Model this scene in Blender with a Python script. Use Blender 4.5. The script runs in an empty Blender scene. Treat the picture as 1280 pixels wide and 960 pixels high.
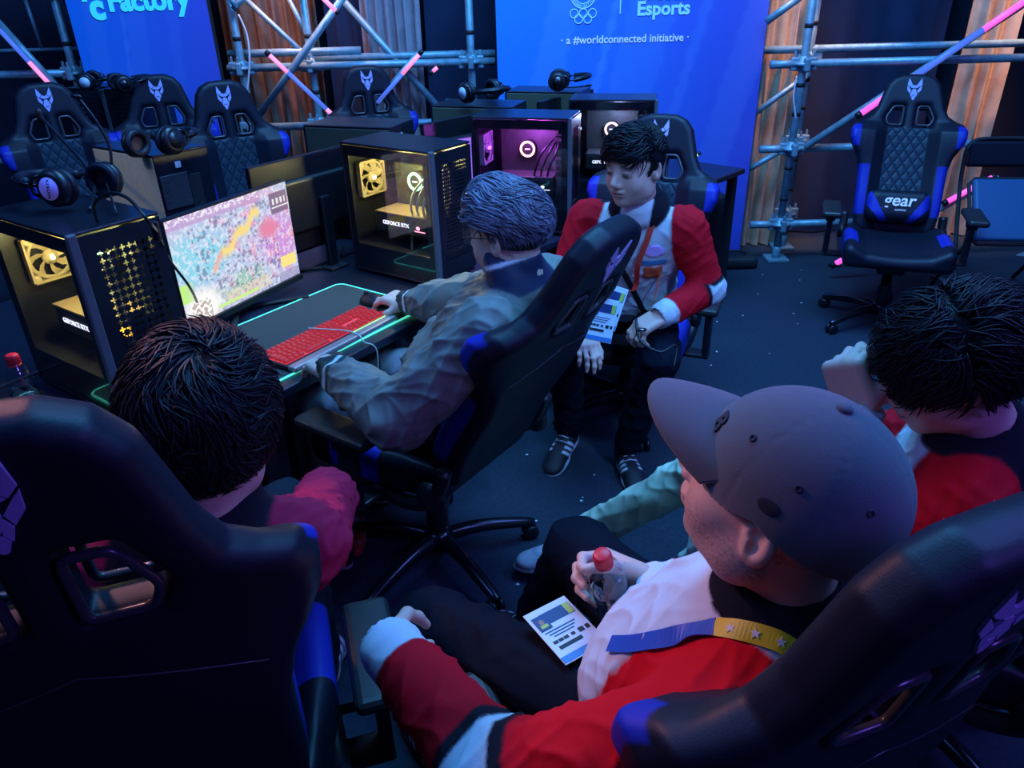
import bpy, bmesh, math, random
import numpy as np
from mathutils import Vector, Matrix, Euler
random.seed(5)
SC = bpy.context.scene
COL = SC.collection
PI = math.pi
# ------------------------------------------------------------------ camera
PITCH, ROLL, FPX = math.radians(28.2), math.radians(1.6), 950.0
CAM = Vector((0, 0, 1.75))
cf = Vector((0, math.cos(PITCH), -math.sin(PITCH)))
cr0 = Vector((1, 0, 0)); cu0 = Vector((0, math.sin(PITCH), math.cos(PITCH)))
cx = math.cos(ROLL)*cr0 - math.sin(ROLL)*cu0
cy = math.sin(ROLL)*cr0 + math.cos(ROLL)*cu0
cam_d = bpy.data.cameras.new('camera'); cam = bpy.data.objects.new('camera', cam_d); COL.objects.link(cam)
cam_d.sensor_width = 36; cam_d.lens = FPX/1280*36; cam_d.clip_start = .02
mm = Matrix((cx, cy, -cf)).transposed().to_4x4(); mm.translation = CAM
cam.matrix_world = mm
SC.camera = cam
def ray(x, y): return cf + cx*((x-640)/FPX) + cy*((480-y)/FPX)
def at(x, y, z):
    d = ray(x, y); return CAM + d*((z-CAM.z)/d.z)
def atY(x, y, Y):
    d = ray(x, y); return CAM + d*(Y/d.y)
# ------------------------------------------------------------------ materials
MATS = {}
def M(name, col=(.5,.5,.5), rough=.5, metal=0., emit=None, es=1., bump=0., bscale=200., spec=.5, var=0., vscale=8., attr=None, emat=False, coat=0., sheen=0.):
    if name in MATS: return MATS[name]
    m = bpy.data.materials.new(name); m.use_nodes = True; nt = m.node_tree; N = nt.nodes; L = nt.links
    b = N['Principled BSDF']
    b.inputs['Base Color'].default_value = (*col, 1); b.inputs['Roughness'].default_value = rough
    b.inputs['Metallic'].default_value = metal; b.inputs['Specular IOR Level'].default_value = spec
    b.inputs['Coat Weight'].default_value = coat
    b.inputs['Sheen Weight'].default_value = sheen
    if emit:
        b.inputs['Emission Color'].default_value = (*emit, 1); b.inputs['Emission Strength'].default_value = es
    src = None
    if attr:
        a = N.new('ShaderNodeAttribute'); a.attribute_name = attr; src = a.outputs['Color']
        if emat:
            L.new(src, b.inputs['Emission Color']); b.inputs['Emission Strength'].default_value = es
            b.inputs['Base Color'].default_value = (.01,.01,.01,1)
        else: L.new(src, b.inputs['Base Color'])
    tc = None
    if bump or var:
        tc = N.new('ShaderNodeTexCoord')
    if var:
        n = N.new('ShaderNodeTexNoise'); n.inputs['Scale'].default_value = vscale; n.inputs['Detail'].default_value = 5
        L.new(tc.outputs['Object'], n.inputs['Vector'])
        mx = N.new('ShaderNodeMix'); mx.data_type = 'RGBA'; mx.blend_type = 'MULTIPLY'; mx.inputs['Factor'].default_value = 1
        cr = N.new('ShaderNodeValToRGB'); cr.color_ramp.elements[0].position = .3; cr.color_ramp.elements[1].position = .7
        v = 1-var; cr.color_ramp.elements[0].color = (v,v,v,1); cr.color_ramp.elements[1].color = (1,1,1,1)
        L.new(n.outputs['Fac'], cr.inputs['Fac'])
        if src: L.new(src, mx.inputs['A'])
        else: mx.inputs['A'].default_value = (*col, 1)
        L.new(cr.outputs['Color'], mx.inputs['B']); L.new(mx.outputs['Result'], b.inputs['Base Color'])
    if bump:
        n = N.new('ShaderNodeTexNoise'); n.inputs['Scale'].default_value = bscale; n.inputs['Detail'].default_value = 3
        bp = N.new('ShaderNodeBump'); bp.inputs['Strength'].default_value = bump; bp.inputs['Distance'].default_value = .002
        L.new(tc.outputs['Object'], n.inputs['Vector']); L.new(n.outputs['Fac'], bp.inputs['Height']); L.new(bp.outputs['Normal'], b.inputs['Normal'])
    MATS[name] = m; return m
def glass_mat(name, tint=(.9,.95,1), gl=.12):
    m = bpy.data.materials.new(name); m.use_nodes = True; nt = m.node_tree; N = nt.nodes; L = nt.links
    N.remove(N['Principled BSDF']); out = N['Material Output']
    t = N.new('ShaderNodeBsdfTransparent'); t.inputs['Color'].default_value = (*tint, 1)
    g = N.new('ShaderNodeBsdfGlossy'); g.inputs['Roughness'].default_value = .03
    lw = N.new('ShaderNodeFresnel'); lw.inputs['IOR'].default_value = 1.5
    mu = N.new('ShaderNodeMath'); mu.operation = 'ADD'; mu.inputs[1].default_value = gl
    mx = N.new('ShaderNodeMixShader')
    ge = N.new('ShaderNodeNewGeometry'); iv = N.new('ShaderNodeMath'); iv.operation = 'SUBTRACT'; iv.inputs[0].default_value = 1; L.new(ge.outputs['Backfacing'], iv.inputs[1])
    ml = N.new('ShaderNodeMath'); ml.operation = 'MULTIPLY'; L.new(lw.outputs[0], ml.inputs[0]); L.new(iv.outputs[0], ml.inputs[1]); L.new(ml.outputs[0], mu.inputs[0]); L.new(mu.outputs[0], mx.inputs[0]); L.new(t.outputs[0], mx.inputs[1]); L.new(g.outputs[0], mx.inputs[2]); L.new(mx.outputs[0], out.inputs[0])
    MATS[name] = m; return m
# ------------------------------------------------------------------ object helpers
def props(o, label=None, cat=None, group=None, kind=None):
    if label: o['label'] = label
    if cat: o['category'] = cat
    if group: o['group'] = group
    if kind: o['kind'] = kind
    return o
def empty(name, loc=(0,0,0), rz=0, label=None, cat=None, group=None, mat=None):
    o = bpy.data.objects.new(name, None); o.empty_display_size = .1; COL.objects.link(o)
    if mat is not None: o.matrix_world = mat
    else:
        o.location = loc; o.rotation_euler = (0,0,rz)
    return props(o, label, cat, group)
def link(name, me, parent=None, mat=None):
    o = bpy.data.objects.new(name, me); COL.objects.link(o)
    if parent is not None: o.parent = parent
    if mat is not None: o.matrix_basis = mat
    return o
def copy_tree(o, parent=None):
    c = o.copy(); COL.objects.link(c); c.parent = parent
    for ch in list(o.children): copy_tree(ch, c)
    return c
def TR(x=0,y=0,z=0,rx=0,ry=0,rz=0,s=(1,1,1)):
    return Matrix.Translation((x,y,z)) @ Euler((rx,ry,rz)).to_matrix().to_4x4() @ Matrix.Diagonal((*s,1))
def frame(o, xdir, zdir):
    z = Vector(zdir).normalized(); x = Vector(xdir); x = (x-z*x.dot(z)).normalized(); y = z.cross(x)
    m = Matrix((x,y,z)).transposed().to_4x4(); m.translation = Vector(o); return m
class B:
    """collects shapes into one mesh"""
    def __init__(s, *mats): s.v=[]; s.f=[]; s.mi=[]; s.sm=[]; s.mats=[m if not isinstance(m,str) else MATS[m] for m in mats]
    def add(s, vs, fs, mi=0, smooth=False, m=None):
        n = len(s.v)
        if m is not None: vs = [m @ Vector(v) for v in vs]
        s.v += [tuple(v) for v in vs]; s.f += [tuple(i+n for i in f) for f in fs]; s.mi += [mi]*len(fs); s.sm += [smooth]*len(fs)
        return s
    def bm(s, bm, mi=0, smooth=False, m=None):
        bm.verts.ensure_lookup_table(); bm.verts.index_update()
        s.add([v.co.copy() for v in bm.verts], [[v.index for v in f.verts] for f in bm.faces], mi, smooth, m); bm.free(); return s
    def box(s, c, d, mi=0, bev=0., seg=2, m=None, smooth=False):
        bm = bmesh.new(); bmesh.ops.create_cube(bm, size=1)
        for v in bm.verts: v.co = Vector((v.co.x*d[0]+c[0], v.co.y*d[1]+c[1], v.co.z*d[2]+c[2]))
        if bev: bmesh.ops.bevel(bm, geom=bm.edges[:], offset=min(bev, min(d)*.49), segments=seg, profile=.5, affect='EDGES')
        return s.bm(bm, mi, smooth or False, m)
    def tube(s, pts, r, seg=10, mi=0, closed=False, m=None, caps=True, flat=None):
        P = [Vector(p) for p in pts]; n = len(P); R = r if hasattr(r,'__len__') else [r]*n
        vs=[]; fs=[]; up=None
        for i in range(n):
            if closed: t = P[(i+1)%n]-P[i-1]
            else: t = P[min(i+1,n-1)]-P[max(i-1,0)]
            t.normalize()
            if up is None:
                up = Vector(flat) if flat else (Vector((0,0,1)) if abs(t.z)<.9 else Vector((1,0,0)))
            up = (up - t*up.dot(t)).normalized(); sd = t.cross(up)
            for k in range(seg):
                a = 2*PI*k/seg; vs.append(P[i] + (up*math.sin(a)+sd*math.cos(a))*R[i])
        for i in range(n if closed else n-1):
            j=(i+1)%n
            for k in range(seg):
                l=(k+1)%seg; fs.append((i*seg+k, i*seg+l, j*seg+l, j*seg+k))
        if caps and not closed: fs.append(tuple(range(seg-1,-1,-1))); fs.append(tuple((n-1)*seg+k for k in range(seg)))
        return s.add(vs, fs, mi, True, m)
    def ribbon(s, pts, nrm, w, t=.002, mi=0, m=None):
        P=[Vector(p) for p in pts]; n=len(P); vs=[]; fs=[]
        for i in range(n):
            tg=(P[min(i+1,n-1)]-P[max(i-1,0)]).normalized(); nn=Vector(nrm[i] if hasattr(nrm[0],'__len__') else nrm); nn=(nn-tg*nn.dot(tg)).normalized(); sd=tg.cross(nn)
            for a,b in ((-1,0),(1,0),(1,1),(-1,1)): vs.append(P[i]+sd*(a*w/2)+nn*(b*t))
        for i in range(n-1):
            for k in range(4): l=(k+1)%4; fs.append((i*4+k,i*4+l,i*4+4+l,i*4+4+k))
        fs += [(3,2,1,0),((n-1)*4,(n-1)*4+1,(n-1)*4+2,(n-1)*4+3)]
        return s.add(vs,fs,mi,False,m)
    def lathe(s, prof, seg=32, mi=0, m=None, smooth=True):
        vs=[]; fs=[]
        for r,z in prof:
            for k in range(seg):
                a=2*PI*k/seg; vs.append((r*math.cos(a), r*math.sin(a), z))
        for i in range(len(prof)-1):
            for k in range(seg):
                l=(k+1)%seg; fs.append((i*seg+k,i*seg+l,(i+1)*seg+l,(i+1)*seg+k))
        fs.append(tuple(range(seg-1,-1,-1))); fs.append(tuple((len(prof)-1)*seg+k for k in range(seg)))
        return s.add(vs,fs,mi,smooth,m)
    def prism(s, poly, h, mi=0, m=None, z0=0.):
        n=len(poly); a=sum(poly[i][0]*poly[(i+1)%n][1]-poly[(i+1)%n][0]*poly[i][1] for i in range(n))
        if a<0: poly=poly[::-1]
        vs=[(x,y,z0) for x,y in poly]+[(x,y,z0+h) for x,y in poly]
        fs=[tuple(range(n-1,-1,-1)),tuple(range(n,2*n))]+[(i,(i+1)%n,n+(i+1)%n,n+i) for i in range(n)]
        return s.add(vs,fs,mi,False,m)
    def ell(s, c, r, mi=0, m=None, seg=20):
        bm=bmesh.new(); bmesh.ops.create_uvsphere(bm,u_segments=seg,v_segments=seg//2+2,radius=1)
        for v in bm.verts: v.co=Vector((v.co.x*r[0]+c[0],v.co.y*r[1]+c[1],v.co.z*r[2]+c[2]))
        return s.bm(bm,mi,True,m)
    def mesh(s, name='m'):
        me=bpy.data.meshes.new(name); me.from_pydata(s.v,[],s.f)
        for m in s.mats: me.materials.append(m)
        me.polygons.foreach_set('material_index', s.mi); me.polygons.foreach_set('use_smooth', s.sm); me.update(); return me
    def obj(s, name, parent=None, mat=None): return link(name, s.mesh(name), parent, mat)
def textmesh(txt, size, mat, ext=.002, align='CENTER', bold=0.0, shear=0.):
    c=bpy.data.curves.new('t','FONT'); c.body=txt; c.size=size; c.extrude=ext; c.align_x=align; c.offset=bold; c.shear=shear; c.resolution_u=3
    o=bpy.data.objects.new('t',c); COL.objects.link(o); dg=bpy.context.evaluated_depsgraph_get(); dg.update()
    me=bpy.data.meshes.new_from_object(o.evaluated_get(dg)); bpy.data.objects.remove(o); bpy.data.curves.remove(c)
    me.materials.clear(); me.materials.append(mat if not isinstance(mat,str) else MATS[mat]); return me
def text(name, txt, size, mat, parent, m, **k): return link(name, textmesh(txt,size,mat,**k), parent, m)
def smoothpath(pts, n=6):
    P=[Vector(p) for p in pts]; out=[]
    for i in range(len(P)-1):
        p0=P[max(i-1,0)]; p1=P[i]; p2=P[i+1]; p3=P[min(i+2,len(P)-1)]
        for k in range(n):
            t=k/n; out.append(.5*((2*p1)+(p2-p0)*t+(2*p0-5*p1+4*p2-p3)*t*t+(3*p1-3*p2+p3-p0)*t**3))
    out.append(P[-1]); return out
# ------------------------------------------------------------------ implicit surfaces (smooth bodies, cloth, upholstery)
def V(a): return np.array(a, dtype=np.float64)
class SDF:
    def __init__(s): s.p=[]
    def cap(s,a,b,ra,rb=None,k=.02,tag=0,sub=False):
        a=V(a); b=V(b); rb=ra if rb is None else rb
        def f(P):
            ab=b-a; t=np.clip(((P-a)@ab)/max(ab@ab,1e-12),0,1); d=P-(a+t[:,None]*ab)
            return np.sqrt((d*d).sum(1))-(ra+t*(rb-ra)), t
        s.p.append((f,k,tag,sub)); return s
    def chain(s,pts,rs,k=.02,tag=0,sub=False):
        for i in range(len(pts)-1): s.cap(pts[i],pts[i+1],rs[i],rs[i+1],k,tag+i if isinstance(tag,float) else tag,sub)
        return s
    def ell(s,c,r,R=None,k=.02,tag=0,sub=False):
        c=V(c); r=V(r); R=np.eye(3) if R is None else np.array(R)
        def f(P):
            q=(P-c)@R; k0=np.sqrt(((q/r)**2).sum(1)); k1=np.sqrt(((q/(r*r))**2).sum(1))
            return k0*(k0-1)/np.maximum(k1,1e-9), np.clip(q[:,2]/(2*r[2])+.5,0,1)
        s.p.append((f,k,tag,sub)); return s
    def box(s,c,h,rad,R=None,k=.02,tag=0,sub=False):
        c=V(c); h=V(h)-rad; R=np.eye(3) if R is None else np.array(R)
        def f(P):
            q=np.abs((P-c)@R)-h; return np.sqrt((np.maximum(q,0)**2).sum(1))+np.minimum(q.max(1),0)-rad, np.zeros(len(P))
        s.p.append((f,k,tag,sub)); return s
    def fn(s,f,k=.01,tag=0,sub=False): s.p.append((f,k,tag,sub)); return s
    def ev(s,P,idx=None):
        D=None
        for i in (range(len(s.p)) if idx is None else idx):
            f,k,tag,sub=s.p[i]; d,_=f(P)
            if D is None: D=d if not sub else np.full(len(P),9.); continue
            if sub:
                h=np.clip(.5-.5*(D+d)/k,0,1); D=D*(1-h)-d*h+k*h*(1-h)
            else:
                h=np.clip(.5+.5*(D-d)/k,0,1); D=D*(1-h)+d*h-k*h*(1-h)
        return D
    def tags(s,P):
        best=np.full(len(P),1e9); T=np.zeros(len(P)); U=np.zeros(len(P))
        for f,k,tag,sub in s.p:
            if sub: continue
            d,t=f(P); m=d<best; best[m]=d[m]; T[m]=tag; U[m]=t[m]
        return T,U
    def mesh(s,lo,hi,h,NB=12,smooth=2,disp=None):
        lo=V(lo); hi=V(hi); nb=np.ceil((hi-lo)/(h*NB)).astype(int)
        g=np.stack(np.meshgrid(*[np.arange(n) for n in nb],indexing='ij'),-1).reshape(-1,3)
        cen=lo+(g+.5)*h*NB; hd=h*NB*.87
        Dc=np.stack([f(cen)[0] for f,_,_,_ in s.p],1)
        full=s.ev(cen); act=np.where(np.abs(full)<hd*1.3+.02)[0]
        ar=np.arange(NB+1); off=np.stack(np.meshgrid(ar,ar,ar,indexing='ij'),-1).reshape(-1,3)
        tot=nb*NB+2; key=lambda I:(I[...,0]*tot[1]+I[...,1])*tot[2]+I[...,2]
        CK=[];CV=[];Q=[]
        pos=[i for i,p in enumerate(s.p) if not p[3]]
        for b in act:
            base=g[b]*NB; mn=Dc[b,pos].min()
            idx=[i for i in range(len(s.p)) if Dc[b,i] < (hd*2.2+.05 + (max(mn,0) if not s.p[i][3] else 0))]
            if not any(not s.p[i][3] for i in idx): continue
            D=s.ev(lo+(base+off)*h,idx).reshape(NB+1,NB+1,NB+1)
            if D.min()>0 or D.max()<0: continue
            c=[D[i:NB+i,j:NB+j,k:NB+k] for i in(0,1) for j in(0,1) for k in(0,1)]
            S=np.stack(c); sg=(S<0); m=sg.any(0)&~sg.all(0)
            if not m.any(): continue
            acc=np.zeros(m.shape+(3,)); cnt=np.zeros(m.shape)
            co=[(i,j,k) for i in(0,1) for j in(0,1) for k in(0,1)]
            for x in range(8):
                for ax in range(3):
                    if co[x][ax]: continue
                    y=x+(4,2,1)[ax]; e=sg[x]!=sg[y]; t=np.where(e,S[x]/np.where(e,S[x]-S[y],1),0)
                    for q in range(3): acc[...,q]+=np.where(e,co[x][q]+(t if q==ax else 0),0)
                    cnt+=e
            I=np.argwhere(m); CK.append(key(I+base)); CV.append(lo+(I+base+acc[m]/cnt[m][:,None])*h)
            for ax in range(3):
                d0=D[:NB,:NB,:NB]; sl=[slice(0,NB)]*3; sl[ax]=slice(1,NB+1); d1=D[tuple(sl)]
                e=(d0<0)!=(d1<0); I=np.argwhere(e)
                if not len(I): continue
                flip=(d0[e]<0); u=np.zeros(3,int); v=np.zeros(3,int); u[(ax+1)%3]=1; v[(ax+2)%3]=1
                I=I+base; q=np.stack([key(I-u-v),key(I-v),key(I),key(I-u)],1); q[~flip]=q[~flip][:,::-1]; Q.append(q)
        CK=np.concatenate(CK); CV=np.concatenate(CV); Q=np.concatenate(Q)
        o=np.argsort(CK); CK=CK[o]; CV=CV[o]
        ix=np.searchsorted(CK,Q); ix=np.clip(ix,0,len(CK)-1); ok=(CK[ix]==Q).all(1); F=ix[ok]
        for _ in range(smooth):
            acc=np.zeros_like(CV); n=np.zeros(len(CV))
            for a in range(4):
                i,j=F[:,a],F[:,(a+1)%4]
                for q in range(3):
                    acc[:,q]+=np.bincount(i,CV[j,q],len(CV))+np.bincount(j,CV[i,q],len(CV))
                n+=np.bincount(i,minlength=len(CV))+np.bincount(j,minlength=len(CV))
            CV=np.where(n[:,None]>0,.4*CV+.6*acc/np.maximum(n,1)[:,None],CV)
        if disp is not None:
            nr=np.cross(CV[F[:,2]]-CV[F[:,0]],CV[F[:,3]]-CV[F[:,1]]); vn=np.zeros_like(CV)
            for a in range(4):
                for q in range(3): vn[:,q]+=np.bincount(F[:,a],nr[:,q],len(CV))
            vn/=np.maximum(np.linalg.norm(vn,axis=1),1e-12)[:,None]; CV=CV+vn*disp(CV)[:,None]
        return CV,F
def sdfobj(name,S,lo,hi,h,mats,parent=None,color=None,matfn=None,mat=None,smooth=2,disp=None):
    Vt,F=S.mesh(lo,hi,h,smooth=smooth,disp=disp)
    me=bpy.data.meshes.new(name); me.vertices.add(len(Vt)); me.vertices.foreach_set('co',Vt.ravel())
    me.loops.add(len(F)*4); me.loops.foreach_set('vertex_index',F.ravel().astype(np.int32))
    me.polygons.add(len(F)); me.polygons.foreach_set('loop_start',np.arange(0,len(F)*4,4,dtype=np.int32)); me.polygons.foreach_set('loop_total',np.full(len(F),4,dtype=np.int32))
    me.polygons.foreach_set('use_smooth',np.ones(len(F),bool))
    for m in mats: me.materials.append(m if not isinstance(m,str) else MATS[m])
    if matfn is not None:
        me.polygons.foreach_set('material_index',matfn(Vt[F].mean(1)).astype(np.int32))
    me.update(calc_edges=True)
    if color is not None:
        c=np.ones((len(Vt),4)); c[:,:3]=0
        OF=[(0,0,0),(.6,.3,.2),(-.6,-.3,-.2),(.2,-.6,.3),(-.2,.6,-.3),(.3,.2,-.6),(-.3,-.2,.6)]
        if name=='body': OF=OF[:1]
        for of in OF:
            Q_=Vt+V(of)*h; T,U=S.tags(Q_); c[:,:3]+=color(Q_,T,U)/len(OF)
        a=me.color_attributes.new('Col','FLOAT_COLOR','POINT'); a.data.foreach_set('color',c.ravel())
    me.validate()
    o=link(name,me,parent,mat)
    if parent is not None and mat is None: o.matrix_parent_inverse=PINV(parent)
    return o
def WM(p):
    if p.parent is None: return p.matrix_basis.copy()
    return WM(p.parent)@p.matrix_parent_inverse@p.matrix_basis
def PINV(p): return WM(p).inverted()
def rnd(i): return np.random.RandomState(i)
def folds(seed,amp,freq,stretch=None,n=9):
    r=rnd(seed); K=r.normal(size=(n,3)); K/=np.linalg.norm(K,axis=1)[:,None]
    if stretch is not None:
        s=V(stretch); s/=np.linalg.norm(s); K=K-.75*(K@s)[:,None]*s; K/=np.linalg.norm(K,axis=1)[:,None]
    W=r.normal(size=(n,3))*freq*.35; ph=r.rand(n)*6.3; fr=freq*(.6+r.rand(n))
    def f(P):
        o=0
        for i in range(n):
            a=P@K[i]*fr[i]+ph[i]+1.6*np.sin(P@W[i]+ph[i]*2); o=o+(1-np.abs(np.sin(a)))**1.6*np.clip(.35+.8*np.sin(P@W[i-1]*.9+i*2.1),0,1)
        return amp*(o/n*5-.9)
    return f
def polysdf(X,Y,poly):
    P=np.array(poly,float); n=len(P); d=np.full(X.shape,1e9); s=np.ones(X.shape)
    for i in range(n):
        a=P[i]; b=P[i-1]; ex,ey=b-a; wx=X-a[0]; wy=Y-a[1]; t=np.clip((wx*ex+wy*ey)/(ex*ex+ey*ey),0,1)
        bx=wx-ex*t; by=wy-ey*t; d=np.minimum(d,bx*bx+by*by)
        c1=Y>=a[1]; c2=Y<b[1]; c3=ex*wy>ey*wx; fl=(c1&c2&c3)|(~c1&~c2&~c3); s=np.where(fl,-s,s)
    return s*np.sqrt(d)
# ================================================================== SETTING
M('carpet',(.020,.036,.062),.95,bump=.6,bscale=900,var=.35,vscale=60)
M('wall_cloth',(.010,.016,.045),.9,bump=.3,bscale=60,var=.3,vscale=2)
M('black_plastic',(.012,.012,.016),.35,bump=.15,bscale=700)
M('matte_black',(.012,.012,.015),.7)
M('black_leather',(.009,.010,.020),.47,bump=.12,bscale=420,spec=.35)
M('blue_leather',(.015,.03,.42),.45,bump=.12,bscale=420)
M('steel_pipe',(.26,.46,.54),.45,.35,var=.35,vscale=25,bump=.2,bscale=80)
M('chrome',(.6,.6,.65),.15,1.)
M('dark_metal',(.05,.05,.06),.25,.8)
M('embroidery',(.50,.42,.80),.6,bump=.4,bscale=900)
M('white_plastic',(.75,.75,.78),.4)
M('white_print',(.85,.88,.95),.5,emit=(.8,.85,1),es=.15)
M('tan_curtain',(.60,.42,.28),.9,bump=.3,bscale=80,var=.3,vscale=10)
M('brown_curtain',(.22,.12,.08),.9,bump=.3,bscale=80,var=.35,vscale=10)
M('mauve_curtain',(.42,.33,.36),.9,bump=.3,bscale=80,var=.35,vscale=10)
M('navy_curtain',(.010,.022,.070),.9,bump=.3,bscale=60,var=.3,vscale=6)
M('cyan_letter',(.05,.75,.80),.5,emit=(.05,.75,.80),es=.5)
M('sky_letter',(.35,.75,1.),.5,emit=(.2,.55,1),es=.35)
M('led_pink',(.9,.2,.7),.3,emit=(1,.10,.55),es=1.1)
M('led_rose',(.9,.3,.6),.3,emit=(1,.28,.50),es=1.0)
M('led_blue',(.1,.15,.7),.3,emit=(.10,.22,.9),es=.6)
M('led_lime',(.7,.9,.3),.3,emit=(.75,1,.35),es=1.3)
M('teal_glow',(.1,.8,.6),.4,emit=(.10,.90,.62),es=.85)

def slab(name,c,d,mat): o=B(mat).box(c,d).obj(name); o['kind']='structure'; return o
slab('floor',(0,2.5,-.05),(14,11,.1),'carpet')
slab('wall_back',(0,5.85,1.9),(14,.1,4),'wall_cloth')
slab('wall_left',(-6.4,3.5,1.9),(.1,7,4),'wall_cloth')

def curtain(name,x0,x1,y,mat,label,pitch=.07,amp=.022,seed=0,z1=2.6,lean=0.):
    r=random.Random(seed); n=int((x1-x0)/.008)+1; vs=[]; fs=[]; ph=0; T=.004; Z=[.01+i*(z1-.01)/8 for i in range(9)]
    pr=[]
    for i in range(n):
        x=x0+(x1-x0)*i/(n-1); ph+=2*PI*.008/pitch*(.6+.8*r.random()); pr.append((x, amp*math.sin(ph)+.25*amp*math.sin(2.3*ph)))
    for s in (0,T):
        for j,z in enumerate(Z):
            for x,o in pr: vs.append((x+lean*z+.004*math.sin(z*3+x*20), y+o*(1.1-.12*j/8)+s, z))
    m=len(Z)
    for s in range(2):
        for j in range(m-1):
            for i in range(n-1):
                a=s*m*n+j*n+i; q=(a,a+1,a+n+1,a+n); fs.append(q if s==0 else q[::-1])
    b=B(mat); b.add(vs,fs,0,True); o=b.obj(name)
    return props(o,label,'curtain')
curtain('curtain',-1.79,-1.17,5.37,'brown_curtain','dark brown hanging curtain between the left blue banner and the lattice',.09,.03,1)
curtain('curtain',-1.16,-0.92,5.52,'navy_curtain','narrow navy curtain strip left of the mauve pleated curtain',.12,.012,2)
curtain('curtain',-0.90,-0.52,5.37,'mauve_curtain','mauve grey pleated curtain behind the low-backed chair in the middle',.065,.028,3)
curtain('curtain',-0.51,0.09,5.54,'navy_curtain','wide navy curtain left of the large blue banner',.4,.015,4)
curtain('curtain',1.55,1.92,5.27,'tan_curtain','tan wood-coloured pleated curtain beside the right edge of the large banner',.085,.03,5)
curtain('curtain',1.96,2.97,5.54,'navy_curtain','wide navy curtain behind the empty gaming chair',.45,.02,6)
curtain('curtain',3.01,3.32,5.37,'tan_curtain','tan pleated curtain at the far right behind the folding chair',.10,.035,7)

# ---- banners
def banner(name,x0,x1,y,z1,colf,label,nx=60,nz=70,t=.03):
    root=empty(name,((x0+x1)/2,y,0),0,label,'banner')
    vs=[];fs=[];cs=[]
    for j in range(nz+1):
        for i in range(nx+1):
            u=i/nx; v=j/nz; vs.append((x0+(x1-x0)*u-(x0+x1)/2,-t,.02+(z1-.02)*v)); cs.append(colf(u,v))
    for j in range(nz):
        for i in range(nx):
            a=j*(nx+1)+i; fs.append((a,a+1,a+nx+2,a+nx+1))
    me=bpy.data.meshes.new('print'); me.from_pydata(vs,[],fs); me.materials.append(MATS['banner_print'])
    ca=me.color_attributes.new('Col','FLOAT_COLOR','POINT'); ca.data.foreach_set('color',[q for c in cs for q in (*c,1)])
    link('printed_panel',me,root)
    w=x1-x0; b=B('matte_black'); b.box((0,0,z1/2+.01),(w+.01,.03-.001+.02,z1),0,.004,m=TR(0,-.004+.0,0)); b.obj('frame',root)
    return root
M('banner_print',rough=.45,attr='Col')
def lerp(a,b,t): t=max(0,min(1,t)); return tuple(a[i]+(b[i]-a[i])*t for i in range(3))
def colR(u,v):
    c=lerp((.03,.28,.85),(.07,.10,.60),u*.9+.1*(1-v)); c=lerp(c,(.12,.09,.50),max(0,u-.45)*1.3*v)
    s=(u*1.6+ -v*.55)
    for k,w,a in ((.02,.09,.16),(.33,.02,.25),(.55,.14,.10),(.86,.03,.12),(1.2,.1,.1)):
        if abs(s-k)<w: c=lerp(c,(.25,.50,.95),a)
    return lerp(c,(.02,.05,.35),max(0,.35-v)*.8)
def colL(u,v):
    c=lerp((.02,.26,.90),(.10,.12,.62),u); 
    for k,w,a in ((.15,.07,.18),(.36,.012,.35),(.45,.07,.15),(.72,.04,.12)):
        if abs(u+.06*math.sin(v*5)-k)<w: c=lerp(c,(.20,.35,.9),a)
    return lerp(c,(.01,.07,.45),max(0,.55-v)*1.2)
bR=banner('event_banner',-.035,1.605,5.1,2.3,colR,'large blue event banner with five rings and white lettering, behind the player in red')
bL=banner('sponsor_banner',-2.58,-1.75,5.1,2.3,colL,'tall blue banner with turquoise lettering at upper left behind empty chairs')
def onban(px,py,root,dy=-.033):   # place lettering on the face of a banner
    p=atY(px,py,5.1-.033); return Matrix.Translation((p.x-root.location.x,dy,p.z))@Euler((PI/2,0,0)).to_matrix().to_4x4()
text('lettering','· a #worldconnected initiative ·',.062,'white_print',bR,onban(781,53,bR),ext=.001,bold=.0008)
text('lettering','Esports',.105,'sky_letter',bR,onban(829,18,bR),ext=.001,bold=.003)
text('lettering','Global',.105,'sky_letter',bR,onban(827,-1,bR),ext=.001,bold=.003)
B('sky_letter').box((0,0,0),(.006,.19,.002)).obj('divider',bR,onban(776,-5,bR))
b=B('sky_letter')
for k,(rx,ry) in enumerate(((-.055,.018),(0,.018),(.055,.018),(-.0275,-.012),(.0275,-.012))):
    b.tube([(rx+.024*math.cos(a*PI/16),ry+.024*math.sin(a*PI/16),0) for a in range(32)],.0028,6,closed=True)
b.obj('rings_emblem',bR,onban(729,21,bR))
b=B('sky_letter'); b.tube([(.075*math.cos(a*PI/24),.075*math.sin(a*PI/24),0) for a in range(48)],.003,6,closed=True)
b.tube([(.050*math.cos(a*PI/24),.050*math.sin(a*PI/24),0) for a in range(48)],.0025,6,closed=True)
for k in range(3): b.tube([(-.045+.03*k,-.02+.01*k,0),(-.01+.02*k,.03-.02*k,0)],.003,6)
b.obj('round_emblem',bR,onban(729,-7,bR))
for k,ch in enumerate('ORGANIZATION'):
    a=math.radians(-160+140*k/11); m=onban(729,-7,bR)@TR(.0625*math.cos(a),.0625*math.sin(a),0,rz=a+PI/2)@TR(0,-.006,0)
    text('lettering',ch,.019,'sky_letter',bR,m,ext=.001,bold=.0006)
text('lettering','Factory',.158,'cyan_letter',bL,onban(187,12,bL),ext=.002,bold=.006)
text('lettering','c',.19,'cyan_letter',bL,onban(124,23,bL),ext=.002,bold=.009)
text('lettering','p',.15,'cyan_letter',bL,onban(108,-8,bL),ext=.002,bold=.008)

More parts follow.
